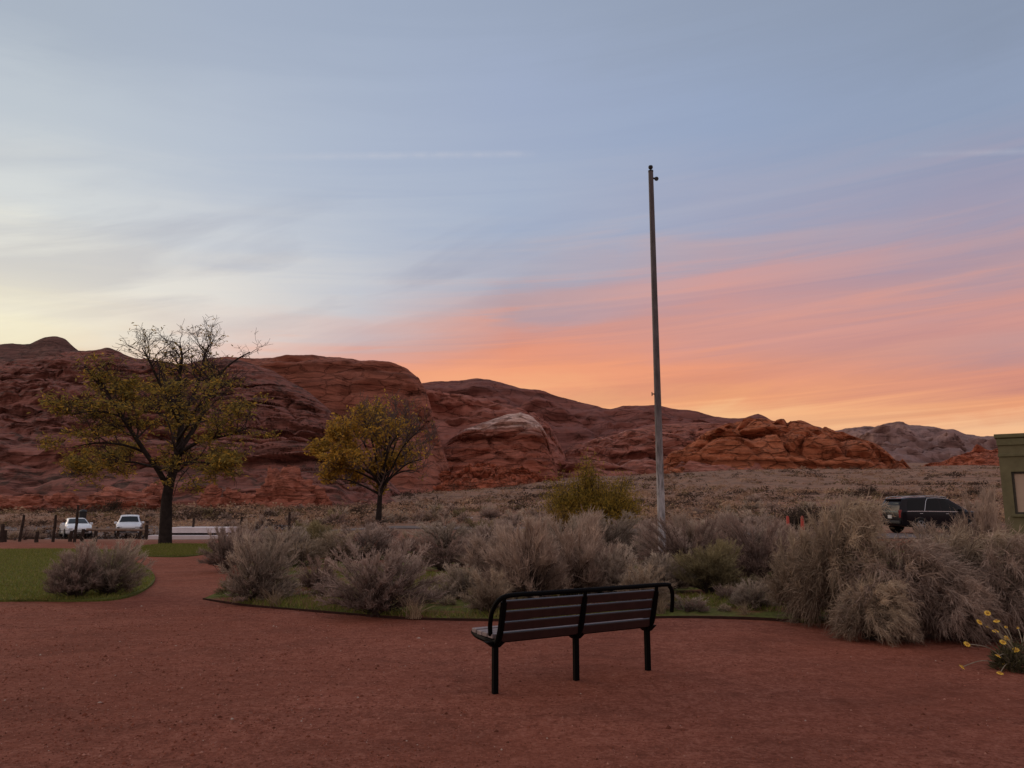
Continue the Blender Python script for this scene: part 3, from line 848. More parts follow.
LOW = {
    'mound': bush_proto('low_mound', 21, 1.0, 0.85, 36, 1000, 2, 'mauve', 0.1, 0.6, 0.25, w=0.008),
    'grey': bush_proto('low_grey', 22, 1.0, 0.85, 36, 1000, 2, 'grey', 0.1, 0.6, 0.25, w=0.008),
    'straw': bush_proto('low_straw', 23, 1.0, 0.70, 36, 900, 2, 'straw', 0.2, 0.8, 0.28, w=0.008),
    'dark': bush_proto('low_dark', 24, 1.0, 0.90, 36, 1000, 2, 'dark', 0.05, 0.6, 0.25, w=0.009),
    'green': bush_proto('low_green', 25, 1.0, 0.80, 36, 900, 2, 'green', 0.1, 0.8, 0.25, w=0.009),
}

def place_bush(kind, px, row, h_px, w_px, label, group=None, lib=PROTO, rz=None, name='shrub', Y=None):
    if Y is None:
        g = G(px, row); x, y = g.x, g.y
    else:
        y = Y; x = lat(px, row, Y)
    z = T(x, y)
    st, fo = lib[kind]
    H = h_px / F * y * 0.87; W = w_px / F * y * 0.97
    o = thing(name, label, 'shrub', (x, y, z + 0.005), rz if rz is not None else random.uniform(0, 6.28), group)
    base = {'mound': .78, 'mound_b': .72, 'wispy': .62, 'dark': .75, 'green': .60, 'plume': .8, 'plume_b': .85, 'straw': .55}
    if lib is LOW: r0 = 0.85
    else: r0 = base[kind]
    sxy = W / 2 / r0
    o.scale = (sxy, sxy * 0.95, H)
    a = bpy.data.objects.new('stems', st); b = bpy.data.objects.new('foliage', fo)
    if not st.materials: st.materials.append(M['stem'])
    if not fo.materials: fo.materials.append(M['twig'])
    link(a, o); link(b, o)
    return o

FRONT = [
    # kind, px, base row, height px, width px, label
    ('mound', 74, 599, 55, 62, 'pale mauve dry shrub on the lawn corner, left half of the clump'),
    ('mound_b', 108, 596, 57, 66, 'greyer dry shrub on the lawn corner, right half of the clump'),
    ('mound_b', 258, 603, 70, 66, 'grey dry shrub at the left tip of the planting bed'),
    ('mound', 226, 572, 46, 44, 'small dark-stemmed shrub where the path leaves the gravel'),
    ('mound', 380, 616, 74, 104, 'large round mauve shrub at the bed edge, left of the bench'),
    ('dark', 318, 592, 36, 44, 'low dark shrub in the grass left of the round mauve shrub'),
    ('green', 318, 558, 36, 50, 'greenish rounded shrub beyond the bed tip, below the yellow tree'),
    ('straw', 338, 562, 32, 46, 'pale straw coloured shrub behind the round mauve shrub'),
    ('dark', 446, 572, 36, 54, 'dark shrub with green base left of the tall wispy shrub'),
    ('mound_b', 462, 600, 36, 44, 'small grey shrub in grass just left of the bench'),
    ('straw', 488, 616, 46, 44, 'straw tuft shrub right behind the left end of the bench'),
    ('wispy', 528, 606, 84, 86, 'tall wispy reddish shrub behind the bench, left stem cluster'),
    ('wispy', 572, 600, 82, 92, 'tall wispy reddish shrub behind the bench, right stem cluster'),
    ('wispy', 498, 590, 50, 62, 'low reddish shrub leaning off the left of the tall wispy one'),
    ('grey2', 610, 600, 56, 70, 'grey brush above the middle of the bench back'),
    ('straw', 642, 612, 46, 56, 'pale spiky straw shrub above the right end of the bench'),
    ('mound_b', 604, 560, 48, 86, 'grey shrub mass below the yellow-green thicket'),
    ('dark', 692, 584, 66, 84, 'dark reddish shrub hiding the foot of the flagpole'),
    ('mound', 664, 566, 40, 60, 'mauve shrub left of the flagpole foot'),
    ('green', 712, 596, 52, 70, 'green tinged grassy shrub right of the bench'),
    ('dark', 762, 588, 70, 74, 'dark centred shrub between the flagpole and the plume shrubs'),
    ('mound', 738, 572, 58, 80, 'tall mauve shrub right of the flagpole'),
    ('mound_b', 754, 611, 30, 44, 'small grey shrub at the left foot of the plume shrubs'),
    ('straw', 800, 620, 88, 60, 'yellowish upright plume shrub at the left of the big right-hand thicket'),
    ('plume', 842, 626, 128, 96, 'tall feathery plume shrub below the dark vehicle, leaning right'),
    ('plume_b', 908, 634, 98, 124, 'drooping feathery shrub in the middle of the right-hand thicket'),
    ('plume', 960, 628, 98, 116, 'feathery shrub in front of the green building, left of the yellow flowers'),
    ('plume_b', 1012, 636, 104, 110, 'feathery shrub at the right edge behind the yellow flowers'),
    ('plume', 872, 640, 60, 70, 'low drooping plume shrub at the thicket foot on the red soil'),
    ('plume_b', 958, 640, 66, 80, 'low drooping shrub overhanging the gravel beside the yellow flowers'),
    ('plume', 1080, 640, 110, 120, 'feathery shrub just beyond the right edge'),
    ('wispy', 986, 590, 98, 54, 'upright wispy shrub between the dark vehicle and the green building'),
    ('wispy', 944, 588, 60, 80, 'thin wispy shrub below the front of the dark vehicle'),
    ('wispy', 820, 580, 56, 70, 'thin reddish shrub right of the orange cones'),
    ('mound', 244, 562, 36, 52, 'rounded grey shrub behind the bed tip, right of the path end'),
    ('mound_b', 286, 566, 40, 60, 'grey shrub behind the bed tip hiding the far road'),
    ('mound', 366, 560, 36, 70, 'mauve brush at the foot of the yellow tree'),
    ('mound_b', 446, 556, 34, 70, 'grey brush right of the yellow tree foot'),
    ('mound', 492, 560, 40, 70, 'mauve brush left of the tall wispy shrub'),
    ('mound', 640, 558, 38, 70, 'mauve brush just left of the flagpole'),
    ('mound_b', 560, 562, 46, 80, 'grey brush behind the tall wispy shrub'),
    ('grey2', 706, 560, 40, 70, 'grey brush behind the flagpole foot'),
    ('mound', 770, 560, 42, 70, 'mauve brush at the left below the orange cones'),
    ('wispy', 524, 572, 44, 70, 'reddish brush behind the left end of the bench'),
    ('mound_b', 664, 594, 40, 66, 'grey brush just behind the right arm of the bench'),
    ('wispy', 688, 560, 44, 60, 'reddish brush right behind the flagpole'),
    ('mound_b', 786, 572, 44, 60, 'grey shrub below the orange cones'),
]
for k, px, row, h, w, lb in FRONT:
    if k == 'grey2': k = 'mound_b'
    place_bush(k, px, row, h, w, lb, rz=(random.uniform(-0.5, 0.5) if k.startswith('plume') else None))

for i in range(64):
    px = random.uniform(215, 800); row = random.uniform(572, 616) if i < 34 else random.uniform(598, 617)
    if not (row < 600 or (px > 330 and row < 615) or (px > 250 and row < 605)): continue
    k = random.choice(['grey', 'straw', 'dark', 'green', 'mound'])
    hh = random.uniform(9, 22)
    place_bush(k, px, row, hh, hh * random.uniform(1.5, 2.6), 'tiny dry weed clump in the grass between the big shrubs of the planting bed', 'tiny weed clumps in the planting bed', LOW)

MIDL = 'knee-high grey-brown sagebrush clump in the scrub behind the planting bed'
rm = random.Random(5)
cnt = 0
for i in range(900):
    if cnt >= 140: break
    y = rm.uniform(19, 92) if rm.random() < 0.75 else rm.uniform(50, 120)
    px = rm.uniform(195, 1010) if rm.random() < 0.8 else rm.uniform(-60, 320)
    x = (px - 512) / F * y
    if 37 < y < 47 and (x > 6 or x < -8): continue
    if y < 60 and px < 235: continue
    if y < 84 and px < 215: continue
    if y < 36 and px < 215 : continue
    if abs(x - 17) < 4 and abs(y - 40) < 6: continue
    kind = rm.choice(['mound', 'mound', 'grey', 'grey', 'straw', 'dark', 'green'])
    h = rm.uniform(0.55, 1.05) * (1.0 if y < 50 else 1.15); w = h * rm.uniform(1.3, 2.1)
    o = place_bush(kind, px, 505, h * F / y, w * F / y, MIDL, 'sagebrush clumps behind the planting bed', LOW, Y=y, name='sagebrush')
    cnt += 1

for i in range(44):
    y = rm.uniform(37.5, 52); px = rm.uniform(-70, 160)
    kind = rm.choice(['grey', 'straw', 'straw', 'mound', 'dark'])
    h = rm.uniform(0.35, 0.75) * (0.5 if px > 45 else 1.0); w = h * rm.uniform(1.4, 2.2)
    if 48 < px < 160: continue
    place_bush(kind, px, 505, h * F / y, w * F / y, 'low tan desert shrub among the wooden posts in front of the white cars', 'low shrubs in front of the white cars', LOW, Y=y, name='desert_shrub')

# ------------------------------------------------------------------ far scrub (uncountable)
def far_scrub():
    r = np.random.default_rng(77)
    n = 19000
    y = np.exp(r.uniform(np.log(58), np.log(560), n))
    u = r.uniform(-0.95, 0.95, n)
    x = u * y
    # leave gaps (clumped distribution) and keep within hills' feet
    lim = np.interp(u, [-1, -0.62, -0.25, -0.1, 0.0, 0.12, 0.3, 0.5, 1], [150, 150, 170, 280, 320, 400, 440, 520, 560])
    g = np.sin(x * 0.09 + 2 * np.sin(y * 0.031)) * np.sin(y * 0.07 + x * 0.03)
    keep = (y < lim) & (r.uniform(-1, 0.7, n) < g + 0.15)
    x = x[keep]; y = y[keep]; n = len(x)
    z = Tn(x, y)
    sz = np.clip(r.lognormal(-0.85, 0.5, n), 0.15, 1.6) * (1 + 0.0012 * y)
    wd = sz * r.uniform(1.0, 2.0, n)
    nt_ = 52
    a = r.uniform(0, 2 * pi, (n, nt_)); rr = np.sqrt(r.uniform(0, 1, (n, nt_)))
    hh = (1 - rr ** 2) * r.uniform(0.25, 1.0, (n, nt_))
    cx = x[:, None] + wd[:, None] * rr * np.cos(a); cy = y[:, None] + wd[:, None] * rr * np.sin(a)
    cz = z[:, None] + sz[:, None] * hh
    C = np.stack([cx, cy, cz], -1)[:, :, None, :]
    tri = r.normal(0, 1, (n, nt_, 3, 3)) * np.array([1, 1, 0.8]) * np.minimum(0.16 * sz, 0.02 + 0.0011 * y)[:, None, None, None]
    V = (C + tri).reshape(-1, 3)
    Q = np.arange(len(V)).reshape(-1, 3)
    pal = np.array([(0.32, 0.20, 0.14), (0.39, 0.245, 0.165), (0.46, 0.30, 0.19), (0.09, 0.06, 0.047), (0.13, 0.09, 0.06), (0.20, 0.145, 0.075)])
    pn = np.array([noise.noise(Vector((a_ * 0.045, b_ * 0.085, 2.0))) + 0.5 * noise.noise(Vector((a_ * 0.16, b_ * 0.22, 7.0))) for a_, b_ in zip(x, y)])
    q_ = np.clip((pn + 0.42) / 0.84 + r.normal(0, 0.13, n), 0, 0.999)
    ci = np.array([3, 4, 5, 3, 0, 1, 1, 4, 2, 2])[(q_ * 10).astype(int)]
    colr = pal[ci] * r.uniform(0.8, 1.15, n)[:, None]
    TT = np.repeat(colr, nt_ * 3, axis=0)
    tag(mobj('desert_scrub', raw_mesh('desert_scrub', V, Q, False, TT), M['twig']), kind='stuff')
far_scrub()

# ------------------------------------------------------------------ grass (uncountable)
def in_poly(x, y, poly):
    inside = np.zeros(len(x), bool)
    n = len(poly)
    for i in range(n):
        x1, y1 = poly[i][0], poly[i][1]; x2, y2 = poly[(i + 1) % n][0], poly[(i + 1) % n][1]
        c = ((y1 > y) != (y2 > y)) & (x < (x2 - x1) * (y - y1) / (y2 - y1 + 1e-12) + x1)
        inside ^= c
    return inside

def grass(name, poly, n, hmin, hmax, cols, seed, patch=None, xr=None, yr=None, lift=0.035):
    r = np.random.default_rng(seed)
    px_ = np.array([p[0] for p in poly]); py_ = np.array([p[1] for p in poly])
    x0, x1 = xr or (px_.min(), px_.max()); y0, y1 = yr or (py_.min(), py_.max())
    x = r.uniform(x0, x1, n * 3); y = y0 + (y1 - y0) * r.uniform(0, 1, n * 3) ** 1.4
    k = in_poly(x, y, poly)
    if patch is not None:
        k &= patch(x, y, r)
    x = x[k][:n]; y = y[k][:n]; n = len(x)
    z = Tn(x, y) + lift - 0.005
    h = r.uniform(hmin, hmax, n)
    d = norm(np.stack([r.normal(0, 0.5, n), r.normal(0, 0.5, n), np.ones(n)], 1))
    o = np.stack([x, y, z], 1)
    ks = np.linspace(0, 1, 3)
    pl = o[:, None, :] + d[:, None, :] * h[:, None, None] * ks[None, :, None]
    pl[:, :, 2] -= 0.35 * h[:, None] * ks[None, :] ** 2 * r.uniform(0, 1, n)[:, None]
    w = 0.0045 * np.array([1, 0.8, 0.15])[None, :] * np.ones((n, 1))
    cc = np.array(cols)[r.integers(0, len(cols), n)] * r.uniform(0.7, 1.3, n)[:, None]
    V, Q, TT = ribbons(pl, w, r, cc)
    tag(mobj(name, raw_mesh(name, V, Q, False, TT), M['blade']), kind='stuff')

GR = [(0.19, 0.205, 0.045), (0.15, 0.165, 0.04), (0.26, 0.21, 0.075)]
grass('grass', LAWN, 110000, 0.03, 0.09, GR, 3, xr=(-24, -4), yr=(13, 32))
def bedpatch(x, y, r):
    g = np.sin(x * 1.7 + 1.5 * np.sin(y * 1.1)) + np.sin(y * 1.9 + x * 0.6)
    return (g + r.uniform(-0.8, 0.8, len(x)) > 0.1 + 1.0 * np.clip((x - 2) / 3, 0, 1)) & (y < 20)
grass('bed_grass', BED, 60000, 0.04, 0.16, [(0.19, 0.21, 0.045), (0.15, 0.165, 0.038), (0.22, 0.185, 0.06), (0.26, 0.18, 0.09)], 4, bedpatch, xr=(-7, 9), yr=(10.5, 19))

STRIP = [G(136, 556), G(135, 547), G(160, 543.5), G(215, 543.5), G(250, 548), G(215, 553), G(180, 557)]
grass('strip_grass', STRIP, 26000, 0.03, 0.10, GR, 6)

# straw tufts
def tuft_mesh(seed, n=90):
    r = np.random.default_rng(seed)
    o = np.stack([r.normal(0, 0.05, n), r.normal(0, 0.05, n), np.zeros(n)], 1)
    d = norm(np.stack([r.normal(0, 0.22, n), r.normal(0, 0.22, n), np.ones(n)], 1))
    h = r.uniform(0.22, 0.5, n); ks = np.linspace(0, 1, 4)
    pl = o[:, None, :] + d[:, None, :] * h[:, None, None] * ks[None, :, None]
    bend = r.normal(0, 0.16, (n, 2)); pl[:, :, :2] += bend[:, None, :] * ks[None, :, None] ** 2
    w = 0.004 * np.array([1, 0.9, 0.7, 0.2])[None, :] * np.ones((n, 1))
    c = np.array((0.42, 0.31, 0.20)) * r.uniform(0.6, 1.2, n)[:, None]
    V, Q, TT = ribbons(pl, w, r, c)
    return raw_mesh('grass_tuft', V, Q, False, TT)
for i, (px, row, s, lb) in enumerate([
    (353, 612, 1.0, 'upright dry straw tuft in the grass left of the round mauve shrub'),
    (415, 620, 0.8, 'dry straw tuft at the bed edge right of the round mauve shrub'),
    (275, 608, 0.7, 'straw tuft under the grey shrub at the bed tip'),
    (129, 594, 0.6, 'small straw tuft at the right of the lawn shrub'),
    (660, 616, 0.7, 'straw tuft behind the right end of the bench'),
    (745, 617, 0.5, 'little straw tuft on the red soil right of the bench')]):
    g = G(px, row)
    o = mobj('grass_tuft', tuft_mesh(100 + i), M['blade'])
    o.location = (g.x, g.y, 0.02); o.scale = (s, s, s)
    tag(o, lb, 'grass tuft')

# gravel and pale litter (uncountable)
def gravel():
    r = np.random.default_rng(5)
    n = 95000
    y = 3.2 + 9.5 * r.uniform(0, 1, n) ** 0.9
    x = r.uniform(-0.8, 0.8, n) * y
    k = ~in_poly(x, y, [(p[0], p[1]) for p in BED])
    x = x[k]; y = y[k]; n = len(x)
    z = 0.006 * np.clip(1 - np.hypot(x, y) / 35, 0, 1) * (np.sin(x * 3.1 + 1.7 * np.sin(y * 2.3)) + np.sin(y * 4.3 + 1.3 * np.sin(x * 1.9)))
    s = r.gamma(2.6, 0.0018, n) + 0.0015
    big = r.uniform(0, 1, n) < 0.004
    s[big] *= 2.2
    octv = np.array([(1, 0, 0), (-1, 0, 0), (0, 1, 0), (0, -1, 0), (0, 0, 0.8), (0, 0, -0.5)], float)
    fc = np.array([(0, 2, 4), (2, 1, 4), (1, 3, 4), (3, 0, 4), (2, 0, 5), (1, 2, 5), (3, 1, 5), (0, 3, 5)])
    j = r.uniform(0.6, 1.3, (n, 6, 1)) * octv[None]
    a = r.uniform(0, 2 * pi, n); ca, sa = np.cos(a)[:, None], np.sin(a)[:, None]
    X = j[:, :, 0] * ca - j[:, :, 1] * sa; Yy = j[:, :, 0] * sa + j[:, :, 1] * ca
    V = np.stack([X, Yy, j[:, :, 2]], -1) * s[:, None, None] + np.stack([x, y, z], -1)[:, None, :]
    Q = (np.arange(n) * 6)[:, None, None] + fc[None]
    pal = np.array([(0.27, 0.088, 0.054), (0.36, 0.13, 0.085), (0.16, 0.055, 0.035), (0.48, 0.23, 0.165)])
    c = pal[r.choice(4, n, p=[.4, .3, .2, .1])] * r.uniform(0.8, 1.2, n)[:, None]
    pale = r.uniform(0, 1, n) < 0.012
    c[pale] = (0.55, 0.42, 0.34)
    tag(mobj('gravel', raw_mesh('gravel', V.reshape(-1, 3), Q.reshape(-1, 3), False, np.repeat(c, 6, 0)), M['twig']), kind='stuff')
gravel()

# ------------------------------------------------------------------ bench
M['bench_metal'] = simple('black_powder_coat', (0.002, 0.0018, 0.002), 0.6, spec=0.06, var=0.1)
M['seat_plank'] = simple('skylit_seat_plank', (0.20, 0.155, 0.15), 0.6, spec=0.4, var=0.3, scale=14)  # pale grey puts the sky's reflection into the seat colour
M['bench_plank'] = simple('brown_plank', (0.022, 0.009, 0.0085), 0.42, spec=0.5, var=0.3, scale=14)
def bench():
    a = G(495, 693); b = G(648, 671)
    mid = (a + b) / 2
    d = (b - a).normalized(); ang = math.atan2(d.y, d.x)
    half = (b - a).length / 2
    root = thing('park_bench', 'black metal park bench with brown planks, seen from behind on the red gravel', 'bench', (mid.x, mid.y, 0), ang)
    HL = half + 0.06
    # local x = along, y = forward (away from viewer)
    for s in (-1, 0, 1):
        bm = bmesh.new()
        add_box(bm, (s * half, 0, 0.212), (0.048, 0.048, 0.445), bevel=0.006)
        bobj('leg', bm, M['bench_metal'], root)
        bm = bmesh.new()
        # Y bracket under the seat plus rib up the back
        x = s * half
        path = [(x, 0.40, 0.462), (x, 0.33, 0.437), (x, 0.2, 0.425), (x, 0.02, 0.420), (x, -0.045, 0.44), (x, -0.085, 0.51), (x, -0.118, 0.63), (x, -0.150, 0.775)]
        add_tube(bm, bez(path, 4), 0.029, 8)
        bobj('side_frame' if s else 'centre_frame', bm, M['bench_metal'], root, True)
        bm = bmesh.new()
        vs = []
        for (yy, zz) in ((0.03, 0.385), (-0.03, 0.385), (-0.07, 0.438), (0.14, 0.438)):
            vs.append((yy, zz))
        lo = [bm.verts.new((x - 0.035, q[0], q[1])) for q in vs]; hi = [bm.verts.new((x + 0.035, q[0], q[1])) for q in vs]
        bm.faces.new(lo); bm.faces.new(hi)
        for k in range(4): bm.faces.new((lo[k], lo[(k + 1) % 4], hi[(k + 1) % 4], hi[k]))
        # wide bracket along the bench
        lo = [bm.verts.new((x + q[0], -0.034, q[1])) for q in ((-0.03, 0.382), (0.03, 0.382), (0.10, 0.432), (-0.10, 0.432))]
        hi = [bm.verts.new((v.co.x, 0.034, v.co.z)) for v in lo]
        bm.faces.new(lo); bm.faces.new(hi)
        for k in range(4): bm.faces.new((lo[k], lo[(k + 1) % 4], hi[(k + 1) % 4], hi[k]))
        bobj('bracket', bm, M['bench_metal'], root)
    # under beam
    bm = bmesh.new(); add_box(bm, (0, -0.035, 0.442), (2 * half - 0.08, 0.035, 0.045), bevel=0.005)
    bobj('beam', bm, M['bench_metal'], root)
    # seat planks
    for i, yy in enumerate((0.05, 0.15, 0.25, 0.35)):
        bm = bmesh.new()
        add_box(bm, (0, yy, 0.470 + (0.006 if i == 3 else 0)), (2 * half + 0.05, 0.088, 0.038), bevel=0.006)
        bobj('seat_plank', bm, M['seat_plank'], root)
    for i in range(4):
        zz = 0.470 + i * 0.093
        yy = -0.052 - (zz - 0.45) * 0.27
        bm = bmesh.new()
        add_box(bm, (0, yy, zz), (2 * half - 0.02, 0.034, 0.079), Matrix.Rotation(radians(14), 4, 'X'), bevel=0.006)
        bobj('back_plank', bm, M['bench_plank'], root)
    # top rail with drooping arm ends
    L = half
    zt = 0.832; yb = -0.165
    pts = [(-L - 0.02, 0.05, 0.478), (-L - 0.045, 0.01, 0.58), (-L - 0.06, -0.06, 0.70), (-L - 0.035, -0.13, 0.795), (-L + 0.07, yb, zt), (-L + 0.4, yb, zt), (0, yb, zt),
           (L - 0.4, yb, zt), (L + 0.10, yb, zt), (L + 0.175, yb + .01, 0.81), (L + 0.225, yb + .03, 0.745), (L + 0.24, yb + .05, 0.65), (L + 0.245, yb + .07, 0.555)]
    bm = bmesh.new(); add_tube(bm, bez(pts, 6), 0.0205, 10)
    bobj('top_rail', bm, M['bench_metal'], root, True)
    for s in (-1, 0, 1):
        bm = bmesh.new(); add_tube(bm, [(s * L, -0.150, 0.77), (s * L, yb, zt - 0.01)], 0.018, 8)
        bobj('rail_post', bm, M['bench_metal'], root, True)
bench()

# ------------------------------------------------------------------ flagpole
def pole_mat():
    m, nt, out = new_mat('weathered_pole')
    tc = N(nt, 'ShaderNodeTexCoord'); p = tc.outputs['Object']
    sep = N(nt, 'ShaderNodeSeparateXYZ'); nt.links.new(p, sep.inputs[0])
    n = noise_(nt, mapping(nt, p, (6, 6, 1.2)), 2.0, 6, 0.7)
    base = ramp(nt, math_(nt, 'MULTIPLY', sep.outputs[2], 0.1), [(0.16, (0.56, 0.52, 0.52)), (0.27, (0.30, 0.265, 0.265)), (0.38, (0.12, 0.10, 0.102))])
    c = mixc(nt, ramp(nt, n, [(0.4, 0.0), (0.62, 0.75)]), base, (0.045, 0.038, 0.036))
    principled(nt, out, c, 0.6, 0.0, 0.3, n, 0.004)
    return m
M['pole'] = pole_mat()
M['black'] = simple('black_metal', (0.012, 0.012, 0.013), 0.5)
def flagpole():
    Y = 17.0
    b = P(662, 522, Y); x = lat(662, 540, Y)
    ht = P(650, 172, Y).z
    root = thing('flagpole', 'tall bare weathered grey flagpole with a black ball on top', 'flagpole', (x, Y, 0))
    bm = bmesh.new()
    prof = [(0.088, -0.1), (0.088, 0.6), (0.084, 2.0), (0.077, 4.0), (0.068, 6.5), (0.058, ht)]
    add_lathe(bm, prof, 18)
    bobj('pole', bm, M['pole'], root, True)
    bm = bmesh.new(); add_lathe(bm, [(0.16, 0), (0.16, 0.04), (0.12, 0.09), (0.10, 0.16)], 18)
    bobj('base_collar', bm, M['pole'], root, True)
    bm = bmesh.new(); add_lathe(bm, [(0.062, ht), (0.062, ht + 0.035), (0.02, ht + 0.05), (0.02, ht + 0.07), (0.045, ht + 0.085), (0.057, ht + 0.12), (0.045, ht + 0.155), (0.01, ht + 0.17)], 14)
    bobj('finial', bm, M['black'], root, True)
    bm = bmesh.new(); add_box(bm, (0.09, 0, ht - 0.16), (0.08, 0.05, 0.03), bevel=0.005)
    add_lathe(bm, [(0.045, -0.02), (0.05, -0.012), (0.035, 0), (0.05, 0.012), (0.045, 0.02)], 14, 'Y', (0.13, 0, ht - 0.17))
    bobj('pulley', bm, M['black'], root)
    zc = P(656, 394, Y).z
    bm = bmesh.new(); add_box(bm, (-0.10, 0, zc), (0.06, 0.03, 0.025), bevel=0.004); add_box(bm, (-0.125, 0, zc), (0.02, 0.02, 0.09), bevel=0.004)
    bobj('cleat', bm, M['black'], root)
flagpole()

# ------------------------------------------------------------------ trees
def grow_tree(main, rnd, levels, spawn, twig_len, gravity=0.0, up=0.25, taper=0.6):
    """main: list of (points, r0, r1). returns branches per level: list of (pts, radii)"""
    out = [[(bez(p, 5), r0, r1) for p, r0, r1 in main]]
    for lv in range(levels):
        cur = []
        for pts, r0, r1 in out[-1]:
            L = sum((pts[i + 1] - pts[i]).length for i in range(len(pts) - 1))
            n = max(2, int(L * spawn[lv] * rnd.uniform(0.8, 1.2)))
            for k in range(n):
                t = rnd.uniform(0.30 if lv == 0 else 0.2, 1.0)
                fi = t * (len(pts) - 1); i = min(int(fi), len(pts) - 2)
                o = pts[i].lerp(pts[i + 1], fi - i)
                tg = (pts[i + 1] - pts[i]).normalized()
                rad = Vector((rnd.gauss(0, 1), rnd.gauss(0, 1), rnd.gauss(0, 0.6))).normalized()
                d = (tg * 0.65 + rad * 0.9 + Vector((0, 0, up))).normalized()
                ln = twig_len[lv] * rnd.uniform(0.5, 1.25) * (1.15 - 0.5 * t)
                p = [o]; q = o.copy(); dd = d.copy()
                K = 5 if lv < 2 else 4
                for s in range(K):
                    dd = (dd + Vector((rnd.gauss(0, 0.22), rnd.gauss(0, 0.22), rnd.gauss(0, 0.2) - gravity + up * 0.15))).normalized()
                    q = q + dd * ln / K
                    p.append(q.copy())
                rr = (r0 + (r1 - r0) * t) * taper
                cur.append((p, min(rr, 0.045 if lv == 0 else rr), max(0.004, rr * 0.25)))
        out.append(cur)
    return out

def tree_meshes(root, levels, leafpts, leafcol, leaf_len, leaf_w, bark, twigm, seed, tw_scale=1.0):
    V = []; Q = []; off = 0
    for pts, r0, r1 in levels[0]:
        n = len(pts)
        v, f = tube_arrays(pts, [r0 + (r1 - r0) * (i / (n - 1)) ** 0.8 for i in range(n)], 9)
        V += [tuple(q) for q in v]; Q += [tuple(i + off for i in g) for g in f]; off = len(V)
    mobj('trunk', raw_mesh('trunk', np.array(V), np.array(Q), True), bark, root)
    V = []; Q = []; off = 0
    for lv in levels[1:]:
        for pts, r0, r1 in lv:
            n = len(pts)
            v, f = tube_arrays(pts, [max(0.006, (r0 + (r1 - r0) * i / (n - 1))) * tw_scale for i in range(n)], 4)
            V += [tuple(q) for q in v]; Q += [tuple(i + off for i in g) for g in f]; off = len(V)
    mobj('branches', raw_mesh('branches', np.array(V), np.array(Q), True), twigm, root)
    r = np.random.default_rng(seed)
    o = np.array([tuple(p) for p in leafpts])
    n = len(o)
    d = norm(r.normal(0, 1, (n, 3)) * np.array([1, 1, 0.55]) + np.array([0, 0, -0.35]))
    L = leaf_len * r.uniform(0.6, 1.3, n)
    ks = np.linspace(0, 1, 3)
    pl = o[:, None, :] + d[:, None, :] * L[:, None, None] * ks[None, :, None]
    w = leaf_w * np.array([0.35, 1, 0.25])[None, :] * r.uniform(0.7, 1.2, n)[:, None]
    V, Q, TT = ribbons(pl, w, r, leafcol(o, r))
    mobj('crown', raw_mesh('crown', V, Q, False, TT), M['leaf'], root)

